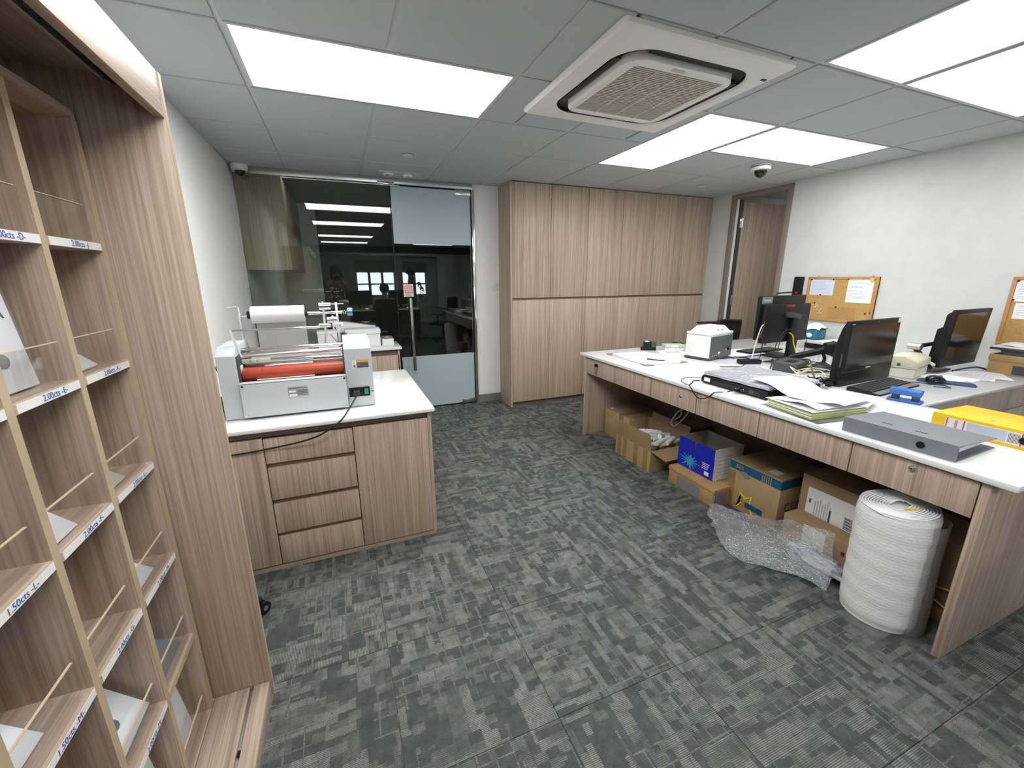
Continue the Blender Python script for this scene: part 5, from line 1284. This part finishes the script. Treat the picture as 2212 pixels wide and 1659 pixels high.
obj('body', B().box(2.385, 2.50, -1.12, -.80, 0, .185, .003), M['tan2'], t)
obj('cream_sticker', B().box(2.3835, 2.385, -1.01, -.905, .055, .18), M['creaml'], t)
obj('red_mark', B().box(2.3835, 2.385, -1.10, -1.085, .12, .14), M['red'], t)
t = thing('carton', 'brown carton wrapped in stretch film with yellow straps beside the end panel', 'box', (2.70, -1.34, 0))
obj('body', B().box(2.50, 2.92, -1.47, -1.235, .012, .47, .008), M['tan2'], t)
obj('pallet_board', B().box(2.48, 2.92, -1.475, -1.235, .0, .06, .006), M['tape'], t)
obj('film_wrap', B().grid(lambda u, v: (2.495-.006*math.sin(7*v), -1.478+.243*u, .02+.45*v), 14, 20), clear('stretch_film', (.92, .92, .92, 1), 1.6, 1.45, .06, bump=.8, bscale=25, rough=.1), t)
for za, zb in ((.14, .17), (.10, .06)): obj('strap', B().tube([(2.487, -1.36, za), (2.485, -1.465, zb)], .004, 6, sub=1), M['tapey'], t)
# white wad of packing film under the loose sheet
t = thing('film_wad', 'crumpled white bundle of packing film left of the standing roll', 'packing film', (2.33, -1.02, 0))
rr_ = random.Random(11)
def wad(u, v):
    a, p_ = 2*math.pi*u, math.pi*v; r_ = 1+.12*math.sin(5*a+3*p_)+.10*math.sin(9*p_+2*a)
    return (2.32+.045*r_*math.cos(a)*math.sin(p_), -1.02+.12*r_*math.sin(a)*math.sin(p_), .062-.06*r_*.85*math.cos(p_)*(.8 if p_ > 1.5 else 1))
obj('bundle', B().grid(wad, 28, 14), M['bubble'], t)
obj('outer_film', B().grid(lambda u, v: tuple(x*1.0 for x in (2.32+1.12*(wad(u, v)[0]-2.32), -1.02+1.12*(wad(u, v)[1]+1.02), .004+1.1*wad(u, v)[2])), 28, 14), M['wrap'], t)
# the standing roll of bubble wrap
t = thing('bubble_wrap_roll', 'tall standing roll of bubble wrap in front of the desk', 'bubble wrap', (2.31, -1.285, 0), local=True)
RL, RH = .122, .52
def roll(u, v):
    a = 2*math.pi*u; q = 1+.012*math.sin(3*a+1)+.008*math.sin(14*v*3+a)
    rr2 = RL*q*(1 if .03 < v < .97 else .95)
    return (rr2*math.cos(a)-.02*v, rr2*math.sin(a)*1.04, .002+RH*v+.012*math.cos(a+.6)*v)
obj('wound_layers', B().grid(roll, 56, 40), M['bubble'], t)
b = B()
n = 220
P0 = []
for k in range(n+1):
    a = k*.30; r_ = .028+(.118-.028)*k/n; P0.append((r_*math.cos(a)-.02, r_*math.sin(a)*1.04, RH-.003+.012*math.cos(a+.6)+.004*math.sin(k*.9)))
obj('spiral_end', b.tube(P0, .0035, 5, sub=1), M['bubble'], t)
obj('end_layers', B().grid(lambda u, v: ((.118*u)*math.cos(2*math.pi*v)-.02, .118*u*math.sin(2*math.pi*v)*1.04, RH-.008-.02*(1-u)+.012*math.cos(2*math.pi*v+.6)*u), 10, 40), M['bubble'], t)
obj('yellow_tag', B().tube([(-.05, -.03, RH+.004), (-.03, -.055, RH+.008), (.0, -.075, RH+.006)], .0035, 6), M['tapey'], t)
def flap(u, v):
    a = -1.9+1.25*u; r_ = RL*(1.03+.16*math.sin(math.pi*u)+.03*math.sin(5*v+2*u))
    return (r_*math.cos(a)-.012*v, r_*math.sin(a)*1.04, .004+(RH-.03)*v)
obj('loose_end', B().grid(flap, 16, 24), M['wrap'], t)
# loose bubble sheet spreading over the floor
t = thing('bubble_wrap_sheet', 'loose clear bubble wrap sheet trailing over the carpet', 'bubble wrap', (2.22, -.80, 0))
_rw = random.Random(21)
def trail(u, v):
    # u from the roll to the far tip, v from the lower (near) edge to the upper edge
    e = u**.9
    near = Vector((2.22, -1.13, .012)).lerp(Vector((2.13, -.565, .006)), e); near.x -= .10*math.sin(math.pi*min(1, u*1.05))
    far = Vector((2.34, -1.08, .235)).lerp(Vector((2.27, -.44, .055)), e)
    p = near.lerp(far, v)
    p.z += .045*math.sin(math.pi*v)*math.sin(math.pi*u)*.8 + .012*math.sin(9*u+6*v)+.006*math.sin(23*u-11*v)
    p.x += .018*math.sin(7*u+5*v)
    p.z += .016*abs(math.sin(11*u+7*v))*abs(math.sin(4*u-9*v+1)) + _rw.uniform(-.0022, .0022)
    p.y += .012*math.sin(13*v)*u
    p.z = max(.003, p.z); return p
obj('sheet', B().grid(trail, 46, 24), M['wrap'], t, False)
def trail2(u, v):
    p = Vector(trail(u, v)); p.z = max(.003, p.z*.45-.004+.01*math.sin(8*u+9*v)); p.x += .02; return p
obj('lower_layer', B().grid(trail2, 36, 16), M['wrap'], t, False)
# grey hanging cable under the desk
t = thing('cable', 'looped grey cable hanging under the desk behind the open carton', 'cable', (2.66, .24, .25))
obj('loop', B().tube([(2.68, .26, .59), (2.67, .26, .45), (2.66, .25, .36), (2.62, .30, .30), (2.63, .27, .27), (2.66, .23, .33), (2.68, .20, .40), (2.67, .23, .43), (2.63, .26, .38), (2.61, .29, .31)], .006, 7), M['lgrey'], t)
# ------------------------------------------------------------------ the rest of the office, seen only mirrored in the glass
def skin_body(name, verts, edges, radii, root, mats, zones, parent):
    me = bpy.data.meshes.new(name); me.from_pydata(verts, edges, []); o = bpy.data.objects.new(name, me); COL.objects.link(o)
    o.modifiers.new('s', 'SKIN'); sv = me.skin_vertices[0].data
    for i, r in enumerate(radii): sv[i].radius = (r, r) if not isinstance(r, tuple) else r
    sv[root].use_root = True
    sb = o.modifiers.new('d', 'SUBSURF'); sb.levels = 2; sb.render_levels = 2
    dg = bpy.context.evaluated_depsgraph_get(); dg.update()
    m2 = bpy.data.meshes.new_from_object(o.evaluated_get(dg)); bpy.data.objects.remove(o)
    m2.materials.clear()
    for m in mats: m2.materials.append(m)
    for p in m2.polygons: p.material_index = zones(p.center); p.use_smooth = True
    b = bpy.data.objects.new(name, m2); COL.objects.link(b); b.parent = parent; return b
def person(label, loc, rz, joints, hairlong, shirt, hgt=1.65, extra=None):
    t = thing('person', label, 'person', loc, rz, local=True)
    # joints: dict of name -> position, facing +y
    J = joints; names = list(J); V = [J[n] for n in names]; I = {n: i for i, n in enumerate(names)}
    E_ = [('pelvis', 'waist'), ('waist', 'chest'), ('chest', 'neck'), ('neck', 'head'), ('head', 'crown')]
    for s in 'lr':
        E_ += [('chest', 'sho'+s), ('sho'+s, 'elb'+s), ('elb'+s, 'wri'+s), ('wri'+s, 'palm'+s), ('pelvis', 'hip'+s), ('hip'+s, 'kne'+s), ('kne'+s, 'ank'+s), ('ank'+s, 'toe'+s)]
        E_ += [('palm'+s, 'f%d%s' % (k, s)) for k in range(5)]
    rad = {'pelvis': (.135, .105), 'waist': (.115, .09), 'chest': (.14, .10), 'neck': .05, 'head': .082, 'crown': .062, 'sho': .058, 'elb': .042, 'wri': .028, 'palm': (.034, .018), 'hip': .085, 'kne': .058, 'ank': .040, 'toe': .034}
    R_ = [rad.get(n, rad.get(n[:-1], .0085)) for n in names]
    hz = J['neck'][2]
    def zones(c):
        if c.z > hz+.01: return 0
        for s in 'lr':
            if (Vector(J['palm'+s])-c).length < .105: return 0
        return 2 if c.z < J['pelvis'][2]-.03 else 1
    skin_body('body', V, [(I[a], I[b]) for a, b in E_], R_, I['pelvis'], [M['skin'], shirt, M['trous']], zones, t)
    h = Vector(J['head'])
    hb = B().ball((h.x, h.y-.016, h.z+.042), .104, 0, 20, (.93, 1.0, 1.04))
    if hairlong:
        hb.grid(lambda u, v: (h.x+(.10+.015*v)*math.cos(math.pi*(1+u*1.0)+.0), h.y-.01+(.10)*math.sin(math.pi*(1+u)), h.z+.05-.30*v), 16, 8)
    obj('hair', hb, M['hair'], t)
    fc = obj('face', B().ball((h.x, h.y+.088, h.z-.008), .014, 0, 10, (.8, 1.1, 1.3)), M['skin'], t)
    for s in (-1, 1):
        obj('eye', B().ball((h.x+s*.030, h.y+.077, h.z+.018), .010, 0, 10), M['ink'], fc)
        obj('ear', B().ball((h.x+s*.083, h.y, h.z), .022, 0, 10, (.4, .7, 1.2)), M['skin'], fc)
    obj('mouth', B().ball((h.x, h.y+.076, h.z-.045), .018, 0, 10, (1.1, .4, .35)), plain('lips', (.35, .12, .10, 1), .5) if 'lips' not in bpy.data.materials else bpy.data.materials['lips'], fc)
    return t
def hand(J, s, p, dirv, side):
    p = Vector(p); d = Vector(dirv).normalized(); sd = Vector(side).normalized()
    J['palm'+s] = p
    for k, (o, L) in enumerate(((-.045, .055), (-.026, .085), (-.008, .095), (.010, .088), (.028, .07))):
        J['f%d%s' % (k, s)] = p + d*L + sd*o
def standing(arms):
    J = {'pelvis': (0, 0, .90), 'waist': (0, .005, 1.06), 'chest': (0, 0, 1.24), 'neck': (0, .0, 1.40), 'head': (0, .022, 1.51), 'crown': (0, .012, 1.58)}
    for s, k in (('l', -1), ('r', 1)):
        J['sho'+s] = (k*.165, 0, 1.33); J['hip'+s] = (k*.085, 0, .85); J['kne'+s] = (k*.095, .015, .47); J['ank'+s] = (k*.10, -.01, .075); J['toe'+s] = (k*.11, .13, .035)
        e, w = arms(k); J['elb'+s] = e; J['wri'+s] = w
    return J
# the photographer, holding the phone just behind the lens
J = standing(lambda k: ((k*.20, .10, 1.12), (k*.085, .24, 1.33)))
J['neck'] = (0, .0, 1.40)
hand(J, 'l', (-.06, .27, 1.365), (.6, .25, .9), (0, 1, 0)); hand(J, 'r', (.075, .27, 1.365), (-.6, .25, .9), (0, 1, 0))
person('woman with long dark hair holding up a phone, mirrored in the glass', (.30, -2.40, 0), -.12, J, True, M['shirt1'])
t = thing('smartphone', 'dark phone held up by the mirrored woman', 'phone', tuple(CAM), local=True)
t.rotation_euler = (0, 0, -YAW)
tl = Matrix.Rotation(-PITCH, 4, 'X')
obj('case', B().box(-.040, .120, -.0125, -.0045, -.045, .032, .003).tf(tl), M['black'], t)
obj('screen', B().box(-.036, .116, -.0135, -.0126, -.041, .028).tf(tl), M['gloss'], t)
obj('lens_ring', B().lathe([(.0075, -.0045), (.0095, -.0045), (.0095, -.003), (.0075, -.003)], (0, 0, 0), 18).tf(tl @ Matrix.Rotation(-math.pi/2, 4, 'X')), M['char'], t)
# man standing farther back
J = standing(lambda k: ((k*.215, .03, 1.08), (k*.13, .20, 1.02)))
hand(J, 'l', (-.10, .27, 1.02), (.3, 1, .1), (0, 0, 1)); hand(J, 'r', (.10, .27, 1.02), (-.3, 1, .1), (0, 0, 1))
person('man in a grey shirt standing near the windows, mirrored in the glass door', (1.98, -3.75, 0), 1.75, J, False, M['shirt3'])
# seated person with the back to the glass
J = {'pelvis': (0, 0, .52), 'waist': (0, -.01, .68), 'chest': (0, 0, .87), 'neck': (0, .02, 1.04), 'head': (0, .04, 1.15), 'crown': (0, .03, 1.22)}
for s, k in (('l', -1), ('r', 1)):
    J.update({'sho'+s: (k*.17, .01, .97), 'elb'+s: (k*.22, .10, .76), 'wri'+s: (k*.14, .32, .79), 'hip'+s: (k*.09, .02, .50), 'kne'+s: (k*.11, .40, .50), 'ank'+s: (k*.11, .40, .09), 'toe'+s: (k*.11, .54, .04)})
hand(J, 'l', (-.13, .40, .79), (0, 1, -.08), (1, 0, 0)); hand(J, 'r', (.13, .40, .79), (0, 1, -.08), (-1, 0, 0))
person('person in a lilac shirt sitting at a desk, mirrored in the glass', (1.20, -2.35, 0), math.pi, J, False, M['shirt2'])
def task_chair(loc, rz, label):
    t = thing('office_chair', label, 'chair', loc, rz, local=True)
    obj('seat', B().box(-.23, .23, -.20, .25, .37, .425, .02), M['blackm'], t)
    obj('backrest', B().box(-.22, .22, -.275, -.235, .46, .98, .02), M['blackm'], t)
    obj('back_bar', B().tube([(0, -.1, .36), (0, -.28, .40), (0, -.285, .60)], .018, 8), M['black'], t)
    obj('gas_column', B().cyl((0, 0, .06), (0, 0, .37), .026, n=12), M['black'], t)
    for k in range(5):
        a = math.radians(15+72*k); dx, dy_ = math.cos(a)*.26, math.sin(a)*.26
        obj('base_arm', B().tube([(0, 0, .08), (dx, dy_, .045)], .016, 8, sub=1).cyl((dx-.014, dy_, .027), (dx+.014, dy_, .027), .026, n=12), M['black'], t)
    for s in (-1, 1): obj('armrest', B().box(s*.26-.03, s*.26+.03, -.15, .12, .60, .625, .008).box(s*.26-.012, s*.26+.012, -.03, .0, .40, .60), M['black'], t)
task_chair((1.20, -2.33, 0), math.pi, 'black office chair under the seated person mirrored in the glass')
task_chair((2.45, -2.60, 0), 2.3, 'empty black office chair mirrored in the glass door')
# their desk with screens
t = thing('rear_desk', 'desk with dark front in front of the seated person, mirrored in the glass', 'desk', (1.2, -3.2, 0))
obj('top', B().box(.25, 2.0, -3.45, -2.80, .70, .725, .004), M['quartz'], t)
obj('side_panel', B().box(.26, .28, -3.44, -2.81, 0, .70), M['rail'], t); obj('side_panel', B().box(1.97, 1.99, -3.44, -2.81, 0, .70), M['rail'], t)
obj('modesty_panel', B().box(.28, 1.97, -3.10, -3.08, .10, .70), M['rail'], t)
for x, lb in ((.72, 'dark monitor left of the seated person, mirrored in the glass'), (1.62, 'dark monitor right of the seated person, mirrored in the glass')):
    t = thing('monitor', lb, 'monitor', (x, -3.2, .7255))
    obj('foot', B().box(x-.12, x+.12, -3.28, -3.12, .726, .738, .003), M['black'], t)
    obj('neck', B().box(x-.025, x+.025, -3.22, -3.19, .738, .85), M['black'], t)
    sc = obj('bezel', B().box(x-.27, x+.27, -3.19, -3.16, .82, 1.13, .004), M['black'], t)
    obj('screen', B().box(x-.26, x+.26, -3.1595, -3.158, .84, 1.12), M['gloss'], sc)
t = thing('storage_tray', 'row of white trays on the rear desk, mirrored in the glass', 'tray', (1.12, -2.95, .726))
for x in (1.0, 1.25): obj('tray', B().box(x-.1, x+.1, -3.05, -2.9, .727, .82, .004), M['lgrey'], t)
# column, wall unit and plant near the windows
single('column', B().box(2.76, 3.02, YB, YB+.35, 0, H).box(2.74, 3.04, YB, YB+.37, 0, .09), M['wall'], 'grey column between the windows, mirrored in the glass', 'column')
t = thing('blind', 'pale roller blind over the left windows, mirrored in the glass', 'blind', (1.9, YB+.03, 1.62))
obj('fabric', B().box(1.04, 2.74, YB+.02, YB+.024, 1.64, 2.12), M['blind'], t); obj('tube', B().cyl((1.04, YB+.03, 2.13), (2.74, YB+.03, 2.13), .02, n=12), M['white'], t)
t = thing('blind', 'pale roller blind over the right windows, mirrored in the glass', 'blind', (3.6, YB+.03, 1.62))
obj('fabric', B().box(3.04, 4.16, YB+.02, YB+.024, 1.64, 2.0), M['blind'], t); obj('tube', B().cyl((3.04, YB+.03, 2.01), (4.16, YB+.03, 2.01), .02, n=12), M['white'], t)
t = thing('split_air_conditioner', 'wall-mounted air conditioner above the windows, mirrored in the glass door', 'air conditioner', (3.55, YB+.12, 2.03))
obj('case', B().prism([(YB+.001, 2.04), (YB+.18, 2.06), (YB+.21, 2.12), (YB+.21, 2.27), (YB+.001, 2.29)], 'x', 3.08, 4.0, bev=.008), M['white'], t)
obj('flap', B().box(3.12, 3.96, YB+.14, YB+.2, 2.052, 2.058), M['char'], t)
t = thing('potted_plant', 'leafy green plant by the window, mirrored in the glass door', 'plant', (3.75, YB+.5, 0))
obj('pot', B().lathe([(.13, .0), (.17, .30), (.18, .34), (.15, .34), (.14, .30)], (3.75, YB+.5, 0), 20), M['white'], t)
obj('stem', B().tube([(3.75, YB+.5, .30), (3.74, YB+.5, .7), (3.77, YB+.48, 1.15)], .014, 7), M['tan2'], t)
rnd = random.Random(6)
for k in range(34):
    a = rnd.uniform(0, 6.28); zz = rnd.uniform(.65, 1.25); L = rnd.uniform(.16, .30); tl_ = rnd.uniform(-.5, .7)
    m = Matrix.Translation((3.755, YB+.49, zz)) @ Matrix.Rotation(a, 4, 'Z') @ Matrix.Rotation(-tl_, 4, 'Y')
    obj('leaf', B().grid(lambda u, v: (L*u, (v-.5)*.085*math.sin(math.pi*min(1, u*.95+.05)), -.10*u*u), 6, 2).tf(m), M['leaf'], t)
single('wall_screen', B().box(XR-.06, XR-.005, -4.9, -3.5, 1.1, 1.9, .006), M['gloss'], 'large black wall screen on the right, mirrored in the glass door', 'screen')
t = thing('side_counter', 'dark side counter along the right wall, mirrored in the glass door', 'counter', (4.3, -5.0, 0))
obj('top', B().box(3.95, XR-.001, -6.4, -3.2, .73, .755), M['quartz'], t); obj('body', B().box(3.98, XR-.001, -6.38, -3.22, 0, .729), M['rail'], t)
